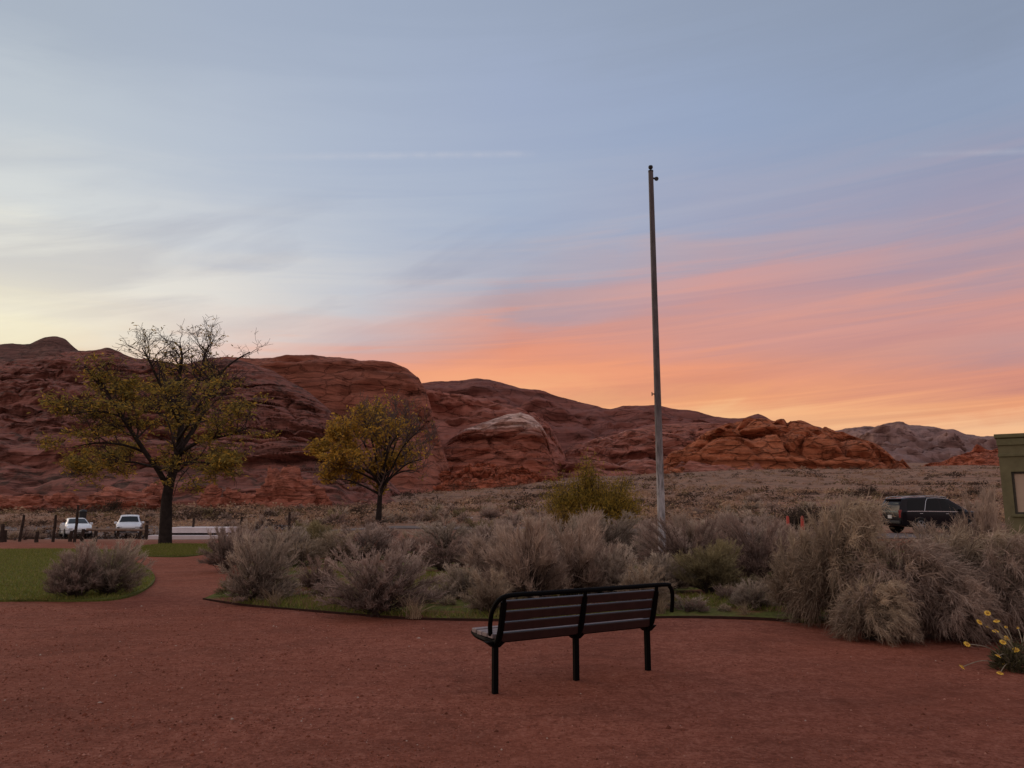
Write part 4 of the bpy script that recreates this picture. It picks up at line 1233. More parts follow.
def big_tree():
    Y = 34.0
    x0 = lat(165, 540, Y); z0 = T(x0, Y)
    root = thing('tree', 'large half-bare tree with thin olive leaves and a dark trunk beside the white cars', 'tree', (x0, Y, z0 - 0.1))
    rnd = random.Random(12)
    def q(px, py, dy=0.0):
        p = P(px, py, Y + dy)
        return (p.x - x0, dy, p.z - z0 + 0.1)
    main = [
        ([(0.02, 0, 0), q(166, 520), q(167, 498), q(171, 478), q(177, 462), q(180, 440), q(181, 415, .2), q(179, 395, .3), q(180, 375, .3), q(182, 358, .2), q(180, 345, .2)], 0.30, 0.035),
        ([q(168, 488), q(158, 470, -.4), q(147, 455, -.7), q(135, 437, -1.0), q(122, 417, -1.2), q(111, 400, -1.3), q(104, 386, -1.3), q(96, 376, -1.4), q(84, 366, -1.5)], 0.135, 0.03),
        ([q(179, 450), q(192, 432, .6), q(203, 412, .9), q(210, 393, 1.2), q(222, 372, 1.4), q(236, 360, 1.5), q(250, 352, 1.6)], 0.13, 0.025),
        ([q(178, 455), q(196, 443, -.8), q(213, 438, -1.3), q(232, 434, -1.6), q(248, 428, -1.8)], 0.10, 0.02),
        ([q(180, 425), q(170, 402, -1.1), q(158, 380, -1.7), q(150, 362, -2.0), q(142, 348, -2.0)], 0.10, 0.02),
        ([q(180, 420), q(192, 398, 1.3), q(200, 376, 1.9), q(206, 352, 2.1), q(214, 340, 2.2)], 0.10, 0.02),
        ([q(146, 453), q(128, 446, -1.4), q(108, 443, -1.8), q(88, 444, -2.1), q(72, 448, -2.2)], 0.07, 0.015),
        ([q(172, 470), q(150, 466, 1.0), q(128, 462, 1.8), q(104, 468, 2.4), q(86, 475, 2.7)], 0.08, 0.015),
        ([q(174, 466), q(192, 462, -1.0), q(214, 464, -1.6), q(232, 470, -2.0)], 0.07, 0.015),
        ([q(122, 417), q(106, 412, -2.0), q(90, 411, -2.5), q(74, 415, -2.8)], 0.05, 0.012),
        ([q(178, 440), q(170, 425, 2.0), q(155, 408, 3.2), q(146, 395, 3.8)], 0.08, 0.015),
        ([q(178, 440), q(188, 425, -2.0), q(197, 408, -3.2), q(208, 395, -3.6)], 0.08, 0.015),
    ]
    lv = grow_tree(main, rnd, 3, (3.2, 4.6, 5.5), (1.7, 0.9, 0.5), 0.02, 0.22)
    leaf = []
    for pts, r0, r1 in lv[3] + lv[2]:
        for p in pts[1:]:
            h = p.z
            dens = np.interp(h, [1.0, 1.8, 4.8, 6.4, 7.6, 8.4], [0.7, 1.1, 0.85, 0.46, 0.26, 0.06])
            if p.x < -1.2 and h < 8.2: dens = max(dens, 0.55)
            g = noise.noise(Vector((p.x * 0.55, p.y * 0.55, p.z * 1.6 + 4)))
            for _k in range(5):
              if rnd.random() < dens * (0.5 + 2.0 * g) * 0.66:
                  leaf.append(p + Vector((rnd.gauss(0, .11), rnd.gauss(0, .11), rnd.gauss(0, .06))))
    def col(o, r):
        base = np.array([(0.34, 0.245, 0.06), (0.25, 0.20, 0.06), (0.50, 0.31, 0.06), (0.21, 0.165, 0.06)])
        return base[r.integers(0, 4, len(o))] * r.uniform(0.7, 1.25, len(o))[:, None]
    tree_meshes(root, lv, leaf, col, 0.16, 0.030, M['bark'], M['twigbark'], 3, 1.1)
    print('big tree leaves', len(leaf), [len(l) for l in lv])
big_tree()

def yellow_tree():
    Y = 52.0
    x0 = lat(378, 525, Y); z0 = T(x0, Y)
    root = thing('tree', 'smaller rounded tree with yellow leaves low on the left and bare grey twigs on top', 'tree', (x0, Y, z0 - 0.1))
    rnd = random.Random(4)
    def q(px, py, dy=0.0):
        p = P(px, py, Y + dy)
        return (p.x - x0, dy, p.z - z0 + 0.1)
    main = [([(0, 0, 0), q(379, 510), q(380, 495), q(381, 480), q(384, 460), q(386, 440), q(388, 424)], 0.24, 0.03)]
    ends = [(330, 470, -1), (318, 455, 1.5), (335, 440, -2), (348, 425, 1), (362, 416, -1.5), (378, 412, 2), (398, 411, -2), (412, 415, 1.2), (425, 425, -1), (432, 440, 1.5), (428, 458, -1.8), (420, 472, 1.0), (372, 430, 3.5), (400, 432, -3.5), (355, 470, -3), (405, 465, 3), (340, 485, 1.2), (325, 480, -1.4)]
    for ex, ey, dy in ends:
        sy = rnd.uniform(478, 498)
        mx = 380 + (ex - 380) * 0.45; my = sy + (ey - sy) * 0.55 - 4
        main.append(([q(380, sy), q(mx, my, dy * 0.5), q((mx + ex) / 2, (my + ey) / 2 - 2, dy * 0.8), q(ex, ey, dy)], 0.085, 0.015))
    lv = grow_tree(main, rnd, 3, (3.0, 4.0, 4.4), (1.5, 0.95, 0.55), -0.03, 0.42)
    leaf = []
    for pts, r0, r1 in lv[3] + lv[2]:
        for p in pts[1:]:
            dens = np.interp(p.x * 0.9 + (p.z - 4.0) * 0.75, [-4.5, -1.5, 1.0, 3.0, 4.6], [1.3, 1.1, 0.6, 0.16, 0.03])
            g = noise.noise(Vector((p.x * 0.6, p.y * 0.6, p.z * 0.8 + 9)))
            for _k in range(4):
              if rnd.random() < dens * (0.5 + 1.8 * g) * 0.8:
                leaf.append(p + Vector((rnd.gauss(0, .13), rnd.gauss(0, .13), rnd.gauss(0, .1))))
    def col(o, r):
        base = np.array([(0.62, 0.37, 0.07), (0.52, 0.33, 0.07), (0.70, 0.40, 0.075), (0.38, 0.26, 0.07)])
        return base[r.integers(0, 4, len(o))] * r.uniform(0.7, 1.25, len(o))[:, None]
    tree_meshes(root, lv, leaf, col, 0.21, 0.055, M['bark'], M['bark_grey'], 5, 1.7)
    print('yellow tree leaves', len(leaf), [len(l) for l in lv])
yellow_tree()

def thicket(name, label, px, row, Y, lobes, cols, seed, n, leaf=0.17):
    """upright leafy thicket: stems and leaf mass in lobes (px, top row, half width px, weight)"""
    x0 = lat(px, row, Y); z0 = T(x0, Y)
    root = thing(name, label, 'shrub' if name != 'tree' else 'tree', (x0, Y, z0))
    rnd = random.Random(seed); r = np.random.default_rng(seed)
    V = []; Q = []; off = 0; pts = []
    for lx, top, hw, wt in lobes:
        c = P(lx, top, Y); cx = c.x - x0; H = c.z - z0; R_ = hw / F * Y
        ns = int(26 * wt)
        for s in range(ns):
            a = rnd.uniform(0, 6.28); rr = R_ * math.sqrt(rnd.random())
            hh = H * (1 - 0.5 * (rr / R_) ** 2) * rnd.uniform(0.65, 1.0)
            e = Vector((cx + rr * cos(a), rr * sin(a), hh)); b = Vector((cx * 0.8 + rnd.gauss(0, .15), rnd.gauss(0, .15), 0))
            m = b.lerp(e, 0.5) + Vector((rnd.gauss(0, .1), rnd.gauss(0, .1), 0.12 * H))
            line = bez([b, m, e], 4)
            v, f = tube_arrays(line, [0.02 * (1 - i / 9.5) + 0.005 for i in range(len(line))], 4)
            V += [tuple(q) for q in v]; Q += [tuple(i + off for i in g) for g in f]; off = len(V)
            for k in range(int(n * wt / ns)):
                t = rnd.random() ** 0.7
                p = line[0].lerp(m, t * 2) if t < 0.5 else m.lerp(e, t * 2 - 1)
                sp = 0.16 + 0.20 * R_
                pts.append(p + Vector((rnd.gauss(0, sp), rnd.gauss(0, sp), rnd.gauss(0, sp * 0.8))))
    mobj('stems', raw_mesh('stems', np.array(V), np.array(Q), True), M['twigbark'], root)
    o = np.array([tuple(p) for p in pts if p.z > 0.05])
    nn = len(o)
    d = norm(r.normal(0, 0.6, (nn, 3)) + np.array([0, 0, 0.6]))
    L = leaf * r.uniform(0.6, 1.3, nn); ks = np.linspace(0, 1, 3)
    pl = o[:, None, :] + d[:, None, :] * L[:, None, None] * ks[None, :, None]
    w = 0.020 * np.array([0.5, 1, 0.2])[None, :] * np.ones((nn, 1))
    cc = np.array(cols)[r.integers(0, len(cols), nn)] * r.uniform(0.7, 1.25, nn)[:, None]
    Vv, Qq, TT = ribbons(pl, w, r, cc)
    mobj('foliage', raw_mesh('foliage', Vv, Qq, False, TT), M['leaf'], root)
    return root
OL = [(0.33, 0.23, 0.042), (0.25, 0.185, 0.042), (0.40, 0.26, 0.048), (0.18, 0.135, 0.036)]
thicket('shrub', 'bushy yellow-green thicket with a thin spire left of the flagpole', 588, 515, 44,
        [(560, 470, 17, 1.2), (576, 466, 13, .7), (616, 466, 20, 1.0), (586, 437, 6, .55), (591, 449, 9, .6), (600, 466, 10, .6), (613, 476, 16, .9), (628, 481, 12, .6), (576, 486, 26, 1.2), (606, 490, 28, 1.2)], OL, 8, 2500)
thicket('shrub', 'small golden shrub at the foot of the yellow-green thicket', 566, 525, 36, [(566, 505, 12, .8), (556, 510, 9, .5)], [(0.22, 0.135, 0.035), (0.18, 0.12, 0.04)], 9, 1200, 0.12)
thicket('shrub', 'dark rounded bush behind the orange cones', 800, 525, 44, [(797, 507, 15, 1.0), (810, 510, 12, .7)], [(0.075, 0.055, 0.045), (0.10, 0.075, 0.055)], 10, 1800, 0.14)
for i, (px, row, Y, tp, hw, lb) in enumerate([
    (115, 503, 96, 496, 9, 'dark round desert bush on the slope above the white cars'),
    (510, 488, 235, 481, 18, 'dark bush line at the foot of the red rubble'),
    (462, 488, 225, 480, 20, 'dark bush line under the left of the red rubble'),
    (672, 476, 300, 470, 12, 'dark bush clump at the left foot of the orange dome'),
    (868, 490, 130, 486, 10, 'dark clump on the plain above the dark vehicle'),
    (975, 492, 120, 487, 11, 'dark clump left of the green building')]):
    thicket('shrub', lb, px, row, Y, [(px - hw * .5, tp + 1, hw * .6, .6), (px + hw * .4, tp, hw * .6, .7)], [(0.06, 0.047, 0.036), (0.08, 0.06, 0.042)], 30 + i, 700, 0.12 + 0.0018 * Y)

# ------------------------------------------------------------------ building
M['stucco'] = simple('olive_stucco', (0.165, 0.145, 0.080), 0.9, spec=0.15, var=0.15, scale=3, bump=0.01)
M['stucco_trim'] = simple('olive_trim', (0.155, 0.140, 0.076), 0.9, spec=0.15, var=0.12)
M['frame'] = simple('dark_window_frame', (0.05, 0.042, 0.028), 0.6)
M['blind'] = simple('tan_blind', (0.50, 0.36, 0.26), 0.8, var=0.06, scale=2)
def glass_pane(name, col):
    m, nt, out = new_mat(name)
    d = N(nt, 'ShaderNodeBsdfPrincipled')
    d.inputs['Base Color'].default_value = col; d.inputs['Roughness'].default_value = 0.04
    d.inputs['Specular IOR Level'].default_value = 0.5 if col[0] > .05 else 0.14
    tc = N(nt, 'ShaderNodeTexCoord')
    n = noise_(nt, tc.outputs['Object'], 1.2, 2)
    b = N(nt, 'ShaderNodeBump'); b.inputs['Distance'].default_value = 0.004; nt.links.new(n, b.inputs['Height']); nt.links.new(b.outputs[0], d.inputs['Normal'])
    nt.links.new(d.outputs[0], out.inputs[0])
    return m
M['carglass'] = glass_pane('car_glass', (0.010, 0.011, 0.013, 1))
def building():
    Y = 27.0
    x0 = lat(1003, 500, Y)
    ztop = P(998, 438, Y).z
    root = thing('building', 'olive green stucco building with a tan blinded window at the right edge', 'building', (x0, Y, 0), -math.atan2(x0, Y) - 0.06)
    W, D = 9.0, 7.0
    # front wall with an opening
    wx0 = 0.32; wx1 = wx0 + 1.5
    wz0 = P(1012, 514, Y).z; wz1 = P(1010, 472, Y).z
    bm = bmesh.new()
    xs = [0, wx0, wx1, W]; zs = [-0.2, wz0, wz1, ztop]
    g = [[bm.verts.new((x, 0, z)) for x in xs] for z in zs]
    for i in range(3):
        for j in range(3):
            if i == 1 and j == 1: continue
            bm.faces.new((g[i][j], g[i][j + 1], g[i + 1][j + 1], g[i + 1][j]))
    # reveal
    a, b, c, d = g[1][1], g[1][2], g[2][2], g[2][1]
    back = [bm.verts.new((v.co.x, 0.14, v.co.z)) for v in (a, b, c, d)]
    fr = [a, b, c, d]
    for k in range(4): bm.faces.new((fr[k], fr[(k + 1) % 4], back[(k + 1) % 4], back[k]))
    # other walls
    B = [bm.verts.new((x, y, z)) for (x, y) in ((0, D), (W, D)) for z in (-0.2, ztop)]
    bm.faces.new((g[0][0], g[1][0], g[2][0], g[3][0], B[1], B[0]))
    bm.faces.new((g[0][3], g[1][3], g[2][3], g[3][3], B[3], B[2]))
    bm.faces.new((B[0], B[1], B[3], B[2]))
    bobj('wall', bm, M['stucco'], root)
    bm = bmesh.new()
    add_box(bm, (W / 2, D / 2, ztop + 0.06), (W + 0.16, D + 0.16, 0.14), bevel=0.02)
    bobj('roof', bm, M['stucco_trim'], root)
    bm = bmesh.new(); add_box(bm, (W / 2, -0.022, ztop - 0.62), (W + 0.05, 0.05, 0.10), bevel=0.01)
    add_box(bm, (W / 2, -0.022, ztop - 0.16), (W + 0.05, 0.05, 0.22), bevel=0.01)
    bobj('fascia', bm, M['stucco_trim'], root)
    bm = bmesh.new(); cx = (wx0 + wx1) / 2; cz = (wz0 + wz1) / 2
    for dx, dz, sx, sz in ((-(wx1 - wx0) / 2 + 0.04, 0, 0.08, wz1 - wz0 - .002), ((wx1 - wx0) / 2 - 0.04, 0, 0.08, wz1 - wz0 - .002)):
        add_box(bm, (cx + dx, 0.10, cz), (sx, 0.06, sz), bevel=0.006)
    for s in (-1, 1):
        add_box(bm, (cx, 0.10, cz + s * ((wz1 - wz0) / 2 - 0.035)), (wx1 - wx0 - 0.162, 0.056, 0.066), bevel=0.006)
    win = bobj('window', bm, M['frame'], root)
    bm = bmesh.new(); add_box(bm, (cx, 0.125, cz), (wx1 - wx0 - 0.15, 0.012, wz1 - wz0 - 0.12))
    bobj('blind', bm, M['blind'], win)
    bm = bmesh.new(); add_box(bm, (cx, -0.03, wz0 - 0.05), (wx1 - wx0 + 0.2, 0.11, 0.09), bevel=0.01)
    bobj('sill', bm, M['stucco_trim'], win)
building()

# ------------------------------------------------------------------ vehicles
def paint(name, col, rough=0.25, var=0.06):
    m, nt, out = new_mat(name)
    tc = N(nt, 'ShaderNodeTexCoord')
    n = noise_(nt, tc.outputs['Object'], 2.5, 4)
    c = mixc(nt, 1.0, col, ramp(nt, n, [(0.3, 1 - var), (0.7, 1 + var)]), 'MULTIPLY')
    b = principled(nt, out, c, rough, 0, 0.5 if col[0] > .1 else 0.18)
    b.inputs['Coat Weight'].default_value = 0.4 if col[0] > .1 else 0.05; b.inputs['Coat Roughness'].default_value = 0.08
    return m
M['white_paint'] = paint('white_car_paint', (0.72, 0.73, 0.75), 0.35)
M['black_paint'] = paint('black_car_paint', (0.010, 0.008, 0.011), 0.25)
M['rubber'] = simple('tyre_rubber', (0.012, 0.012, 0.012), 0.9)
M['rim'] = simple('alloy_rim', (0.28, 0.28, 0.29), 0.35, 0.8, var=0.1)
M['chrome'] = simple('chrome_trim', (0.55, 0.55, 0.57), 0.2, 0.9, var=0.05)
M['lamp'] = simple('lamp_lens', (0.55, 0.56, 0.58), 0.15, 0.0, 0.6, var=0.1)
M['tail'] = simple('tail_lens', (0.22, 0.03, 0.03), 0.15, 0.0, 0.6, var=0.1)
M['plate'] = simple('plate', (0.5, 0.5, 0.48), 0.5, var=0.05)
M['trim'] = simple('black_trim', (0.015, 0.015, 0.016), 0.6)

def vehicle(name, label, cat, loc, rz, st, paintm, panes, wind, rearw, wheels, wr, lights_front, grille, rails=False, group=None, rear=None):
    root = thing(name, label, cat, loc, rz, group)
    st = sorted(st)
    xs = np.array([s[0] for s in st]); A = np.array([s[1:] for s in st], float)   # w, zb, zbelt, zt, wt
    def S(x): return [float(np.interp(x, xs, A[:, k])) for k in range(5)]
    dens = sorted(set(list(xs) + list(np.linspace(xs[0], xs[-1], 40))))
    bm = bmesh.new(); rings = []
    for x in dens:
        w, zb, zl, zt, wt = S(x)
        zm = zb + (zl - zb) * 0.55
        half = [(0, zb), (w * .86, zb), (w * .96, zb + .07), (w, zm), (w * .985, zl), (w * .965, zl + .02), (wt, zt - .055), (wt - .05, zt - .018), (wt - .16, zt), (0, zt + .018)]
        full = half + [(-y, z) for y, z in half[-2:0:-1]]
        rings.append([bm.verts.new((x, y, z)) for y, z in full])
    n = len(rings[0])
    for a, b in zip(rings[:-1], rings[1:]):
        for k in range(n): bm.faces.new((a[k], a[(k + 1) % n], b[(k + 1) % n], b[k]))
    bm.faces.new(rings[0]); bm.faces.new(rings[-1])
    bobj('body', bm, paintm, root, True, 28)
    def side(x, f, s, off=0.006):
        w, zb, zl, zt, wt = S(x)
        y = w * .965 + (wt - w * .965) * f
        z = zl + .02 + (zt - .055 - zl - .02) * f
        return (x, s * (y + off), z + off * 0.3)
    for s in (-1, 1):
        for (xa0, xb0, xa1, xb1) in panes:      # bottom from-to, top from-to
            bm = bmesh.new(); K = 6; low = []; hi = []
            for k in range(K + 1):
                t = k / K
                low.append(bm.verts.new(side(xa0 + (xb0 - xa0) * t, 0.08, s))); hi.append(bm.verts.new(side(xa1 + (xb1 - xa1) * t, 0.90, s)))
            for k in range(K): bm.faces.new((low[k], low[k + 1], hi[k + 1], hi[k]))
            bobj('side_window', bm, M['carglass'], root)
        # belt trim
        bm = bmesh.new(); x0 = panes[0][0]; x1 = panes[-1][1]; prev = None
        for k in range(13):
            x = x0 + (x1 - x0) * k / 12
            q = Vector(side(x, 0.0, s, 0.012))
            ring = [bm.verts.new(q + Vector((0, 0, dz))) for dz in (-0.012, 0.022)]
            if prev: bm.faces.new((prev[0], prev[1], ring[1], ring[0]))
            prev = ring
        bobj('belt_trim', bm, M['chrome'], root)
        # mirror
        xm = panes[-1][1] - 0.08
        q = Vector(side(xm, 0.12, s, 0.10))
        bm = bmesh.new(); add_box(bm, q, (0.10, 0.22, 0.17), bevel=0.03)
        add_box(bm, q + Vector((0, -s * 0.10, -0.07)), (0.05, 0.12, 0.03))
        bobj('mirror', bm, M['trim'] if paintm is not M['white_paint'] else paintm, root)
        # door handles
        for hx in (panes[0][1] - 0.18, panes[-1][0] + 0.22):
            w = S(hx)[0]; zl = S(hx)[2]
            bm = bmesh.new(); add_box(bm, (hx, s * (w + 0.012), zl - 0.09), (0.18, 0.03, 0.03), bevel=0.01)
            bobj('door_handle', bm, M['chrome'] if paintm is M['black_paint'] else paintm, root)
        # sill
        bm = bmesh.new(); w = S(0)[0]; zb = S(0)[1]
        add_box(bm, ((wheels[0] + wheels[1]) / 2, s * (w - 0.03), zb + 0.03), (wheels[1] - wheels[0] - 2 * wr - .1, 0.10, 0.10), bevel=0.02)
        bobj('side_step', bm, M['trim'], root)
        if rails:
            bm = bmesh.new()
            line = [(x, s * (S(x)[4] - 0.10), S(x)[3] + 0.055) for x in np.linspace(xs[0] + 0.35, panes[-1][3] - 0.1, 9)]
            line = [(line[0][0] - .08, line[0][1], line[0][2] - .055)] + line + [(line[-1][0] + .08, line[-1][1], line[-1][2] - .055)]
            add_tube(bm, line, 0.017, 6); bobj('roof_rail', bm, M['chrome'], root, True)
        for hx in wheels:
            w = S(hx)[0]
            bm = bmesh.new(); add_lathe(bm, [(wr * 1.14, -0.02), (wr * 1.14, 0.012), (wr * 1.09, 0.016), (0.02, 0.016)], 28, 'Y', (0, 0, 0))
            arch = bobj('wheel_arch', bm, M['trim'], root); arch.location = (hx, s * (w - 0.004), wr); arch.scale = (1, s, 1)
            bm = bmesh.new(); add_lathe(bm, [(wr * .62, -0.20), (wr * .95, -0.20), (wr, -0.15), (wr, 0.02), (wr * .95, 0.06), (wr * .66, 0.06), (wr * .62, 0.04)], 28, 'Y')
            whl = bobj('wheel', bm, M['rubber'], root, True); whl.location = (hx, s * (w - 0.015), wr); whl.scale = (1, s, 1)
            bm = bmesh.new()
            add_lathe(bm, [(wr * .60, 0.02), (wr * .66, 0.055), (wr * .61, 0.064), (wr * .56, 0.03)], 28, 'Y')
            add_lathe(bm, [(wr * .14, 0.02), (wr * .14, 0.06), (wr * .08, 0.066)], 14, 'Y')
            for k in range(6):
                add_box(bm, (0, 0, 0), (1, 1, 1), Matrix.Rotation(k * pi / 3, 4, 'Y') @ Matrix.Translation((wr * .35, 0.045, 0)) @ Matrix.Diagonal((wr * .46, 0.022, wr * .13, 1)))
            bobj('rim', bm, M['rim'], whl)
    # windscreen and rear window on the top skin
    def topskin(nm, xa, xb, m):
        bm = bmesh.new(); rows = []
        for k in range(5):
            x = xa + (xb - xa) * k / 4
            w, zb, zl, zt, wt = S(x)
            sl = (S(x + .02)[3] - S(x - .02)[3]) / .04
            nrm = Vector((-sl, 0, 1)).normalized() * 0.008
            rows.append([bm.verts.new(Vector((x, y, z)) + nrm) for y, z in ((-(wt - .10), zt - .005), (-(wt - .16), zt), (0, zt + .018), (wt - .16, zt), (wt - .10, zt - .005))])
        for a, b in zip(rows[:-1], rows[1:]):
            for k in range(4): bm.faces.new((a[k], a[k + 1], b[k + 1], b[k]))
        bobj(nm, bm, m, root, True)
    topskin('windscreen', wind[0], wind[1], M['carglass'])
    if rearw: topskin('rear_window', rearw[0], rearw[1], M['carglass'])
    xf = xs[-1]; xr = xs[0]
    w, zb, zl, zt, wt = S(xf)
    for s in (-1, 1):
        bm = bmesh.new(); add_box(bm, (xf - lights_front[3], s * lights_front[0], lights_front[1]), (0.16, lights_front[2], 0.13), Matrix.Rotation(-s * 0.25, 4, 'Z'), bevel=0.03)
        bobj('headlight', bm, M['lamp'], root)
    bm = bmesh.new(); add_box(bm, (xf + 0.004, 0, grille[0]), (0.03, grille[1], grille[2]), bevel=0.01)
    for k in range(3): add_box(bm, (xf + 0.02, 0, grille[0] - grille[2] / 2 + grille[2] * (k + 1) / 4), (0.014, grille[1] * .96, 0.014))
    bobj('grille', bm, M['trim'], root)
    bm = bmesh.new(); add_box(bm, (xf - 0.03, 0, zb + 0.05), (0.16, w * 1.7, 0.13), bevel=0.03)
    bobj('bumper', bm, M['trim'], root)
    bm = bmesh.new(); add_box(bm, (xf + 0.058, 0, zb + 0.10), (0.012, 0.31, 0.15), bevel=0.003)
    bobj('number_plate', bm, M['plate'], root)
    wr_, zbr, zlr, ztr, wtr = S(xr)
    for s in (-1, 1):
        bm = bmesh.new(); tz = (zlr * .75 + zbr * .25, zlr * .45) if rear is None else rear
        add_box(bm, (xr + 0.05, s * (wr_ * .90), tz[0]), (0.14, 0.17, tz[1]), bevel=0.03)
        bobj('tail_light', bm, M['tail'], root)
    bm = bmesh.new(); add_box(bm, (xr + 0.02, 0, zbr + 0.06), (0.18, wr_ * 1.85, 0.16), bevel=0.03)
    bobj('rear_bumper', bm, M['trim'], root)
    return root, S

# black SUV: local +x is the nose
BS = [(-2.78, .90, .52, 1.06, 1.32, .80), (-2.70, .96, .40, 1.10, 1.58, .77), (-2.50, 1.00, .36, 1.12, 1.82, .75), (-2.0, 1.02, .32, 1.13, 1.89, .77), (-.9, 1.02, .30, 1.12, 1.91, .78), (-.1, 1.02, .30, 1.11, 1.88, .77), (.25, 1.02, .30, 1.10, 1.81, .74),
      (1.22, 1.01, .30, 1.11, 1.21, .90), (1.4, 1.01, .31, 1.09, 1.18, .91), (2.1, .99, .34, 1.04, 1.10, .88), (2.36, .95, .38, .96, 1.01, .84), (2.44, .88, .45, .84, .92, .78)]
YS = 42.0
xs_ = lat(937, 520, YS)
suv, SS = vehicle('suv', 'black full-size suv with roof rails, parked side-on behind the tall plume shrubs', 'car', (xs_, YS, max(T(xs_, YS) - 0.2, P(930, 496.5, YS).z - 1.94)), radians(9), BS, M['black_paint'],
    [(-2.45, -1.50, -2.25, -1.30), (-1.36, -.48, -1.16, -.48), (-.38, .74, -.38, .18)], (1.17, .32), None, (-1.75, 1.40), 0.40, (.72, .90, .34, .02), (.72, 1.1, .30), True, rear=(1.02, .42))
bm = bmesh.new()
vs = [bm.verts.new(v) for v in ((-2.795, -.70, 1.10), (-2.795, .70, 1.10), (-2.70, .66, 1.60), (-2.70, -.66, 1.60))]
bm.faces.new(vs)
M['sky_glass'] = glass_pane('rear_glass', (0.055, 0.058, 0.065, 1))
bobj('rear_window', bm, M['sky_glass'], suv)
bm = bmesh.new(); add_box(bm, (-2.80, 0, .86), (0.015, .34, .17), bevel=.003); bobj('rear_plate', bm, M['plate'], suv)
bm = bmesh.new(); add_box(bm, (-2.56, 0, 1.79), (0.26, 1.36, 0.035), bevel=.01); bobj('spoiler', bm, M['black_paint'], suv)
# bright pillar trim between the rear side windows
bm = bmesh.new()
for s in (-1,):
    add_tube(bm, [(-1.46, s * 1.005, 1.16), (-1.24, s * .865, 1.68), (-1.10, s * .80, 1.835), (-.6, s * .812, 1.855), (.1, s * .79, 1.80)], 0.012, 6)
bobj('window_trim', bm, M['chrome'], suv)

WS = [(-2.25, .84, .42, .90, 1.20, .70), (-2.15, .88, .34, .95, 1.45, .68), (-1.9, .91, .28, .98, 1.60, .66), (-.5, .92, .26, .98, 1.67, .68), (.3, .92, .26, .97, 1.63, .67), (.55, .92, .26, .97, 1.56, .65), (1.30, .91, .26, .98, 1.10, .80), (1.9, .88, .28, .92, 1.00, .78), (2.2, .82, .34, .78, .84, .72), (2.27, .76, .40, .66, .74, .66)]
Yw = 62.0; xw = lat(129, 530, Yw)
vehicle('suv', 'white suv parked nose-on, just left of the big tree trunk', 'car', (xw, Yw, T(xw, Yw) + 0.22), radians(-90 + 25), WS, M['white_paint'],
    [(-1.9, -1.1, -1.7, -1.05), (-1.0, -.15, -.98, -.15), (-.05, .85, -.05, .45)], (1.26, .58), (-2.2, -1.95), (-1.38, 1.38), 0.34, (.62, .74, .34, .03), (.56, .95, .22), False)
SD = [(-2.35, .84, .42, .82, .90, .72), (-2.2, .88, .34, .92, 1.00, .76), (-1.75, .90, .26, .94, 1.07, .74), (-1.0, .91, .24, .94, 1.37, .62), (-.3, .91, .22, .93, 1.43, .62), (.3, .91, .22, .92, 1.38, .62), (1.25, .90, .22, .92, 1.00, .78), (1.9, .87, .26, .84, .90, .76), (2.25, .80, .32, .70, .76, .68), (2.34, .72, .40, .58, .66, .60)]
Yd = 60.0; xd = lat(75.5, 530, Yd)
vehicle('sedan', 'white sedan parked nose-on behind the wooden posts at far left', 'car', (xd, Yd, T(xd, Yd) + 0.22), radians(-90 + 36), SD, M['white_paint'],
    [(-1.45, -.6, -1.05, -.55), (-.5, .85, -.5, .35)], (1.2, .36), (-1.7, -1.05), (-1.42, 1.42), 0.32, (.60, .66, .32, .05), (.50, .9, .16), False)

# ------------------------------------------------------------------ fence posts, rail, platform, cones, sign, blocks
M['old_wood'] = simple('old_wood', (0.05, 0.036, 0.030), 0.95, spec=0.1, var=0.4, scale=6)
M['pale_wood'] = simple('pale_wood', (0.24, 0.17, 0.13), 0.9, spec=0.1, var=0.2)
M['concrete'] = simple('pale_concrete', (0.72, 0.65, 0.65), 0.85, spec=0.2, var=0.1, scale=1.5)
def post_mesh(h, r, seed, lean=0.0):
    rn = random.Random(seed)
    pts = [(lean * h * t + rn.gauss(0, .008), rn.gauss(0, .008), h * t) for t in (0, .25, .5, .75, 1)]
    bm = bmesh.new(); add_tube(bm, pts, [r * 1.08, r, r * .97, r * .95, r * .82], 9)
    return bm
fx = lat(40, 540, 36); fence = thing('wire_fence', 'old fence of uneven dark wooden posts in front of the white sedan', 'fence', (fx, 36, 0))
fp = [(2, 524, 533), (4, 530, 545), (19, 515, 544), (36, 536, 544), (53, 515, 541), (70, 534, 544), (74.5, 505, 542), (82, 529, 540), (95, 531, 541)]
prev = None
for i, (px, t, b) in enumerate(fp):
    Y = 36 + (i % 3) * 0.5
    x = lat(px, b, Y); zt = P(px, t, Y).z; zg = T(x, Y)
    h = max(0.5, zt - zg)
    o = bobj('post', post_mesh(h, 0.065 if h > 1 else 0.085, i, 0.10 if i == 2 else 0.02), M['old_wood'], fence, True)
    o.location = (x - fx, Y - 36, zg)
for zz in (0.45, 0.85):
    bm = bmesh.new()
    add_tube(bm, [(lat(px, 540, 36.5) - fx, 0.5, zz + 0.03 * math.sin(px)) for px in (-30, 4, 19, 53, 74.5, 95)], 0.008, 5)
    bobj('wire', bm, M['old_wood'], fence)
bm = bmesh.new()
o = thing('log_barrier', 'low pale wooden log rail in front of the two white cars', 'barrier', (lat(118, 535, 50), 50, T(lat(118, 535, 50), 50)))
add_tube(bm, [(-2.05, 0, .62), (0, .02, .63), (1.85, 0, .60)], [.085, .09, .08], 10); bobj('rail', bm, M['pale_wood'], o, True)
for xx in (-1.5, -.1, 1.35):
    b2 = post_mesh(.78, .085, int(xx * 10)); q = bobj('post', b2, M['old_wood'], o, True); q.location = (xx, .17, 0)
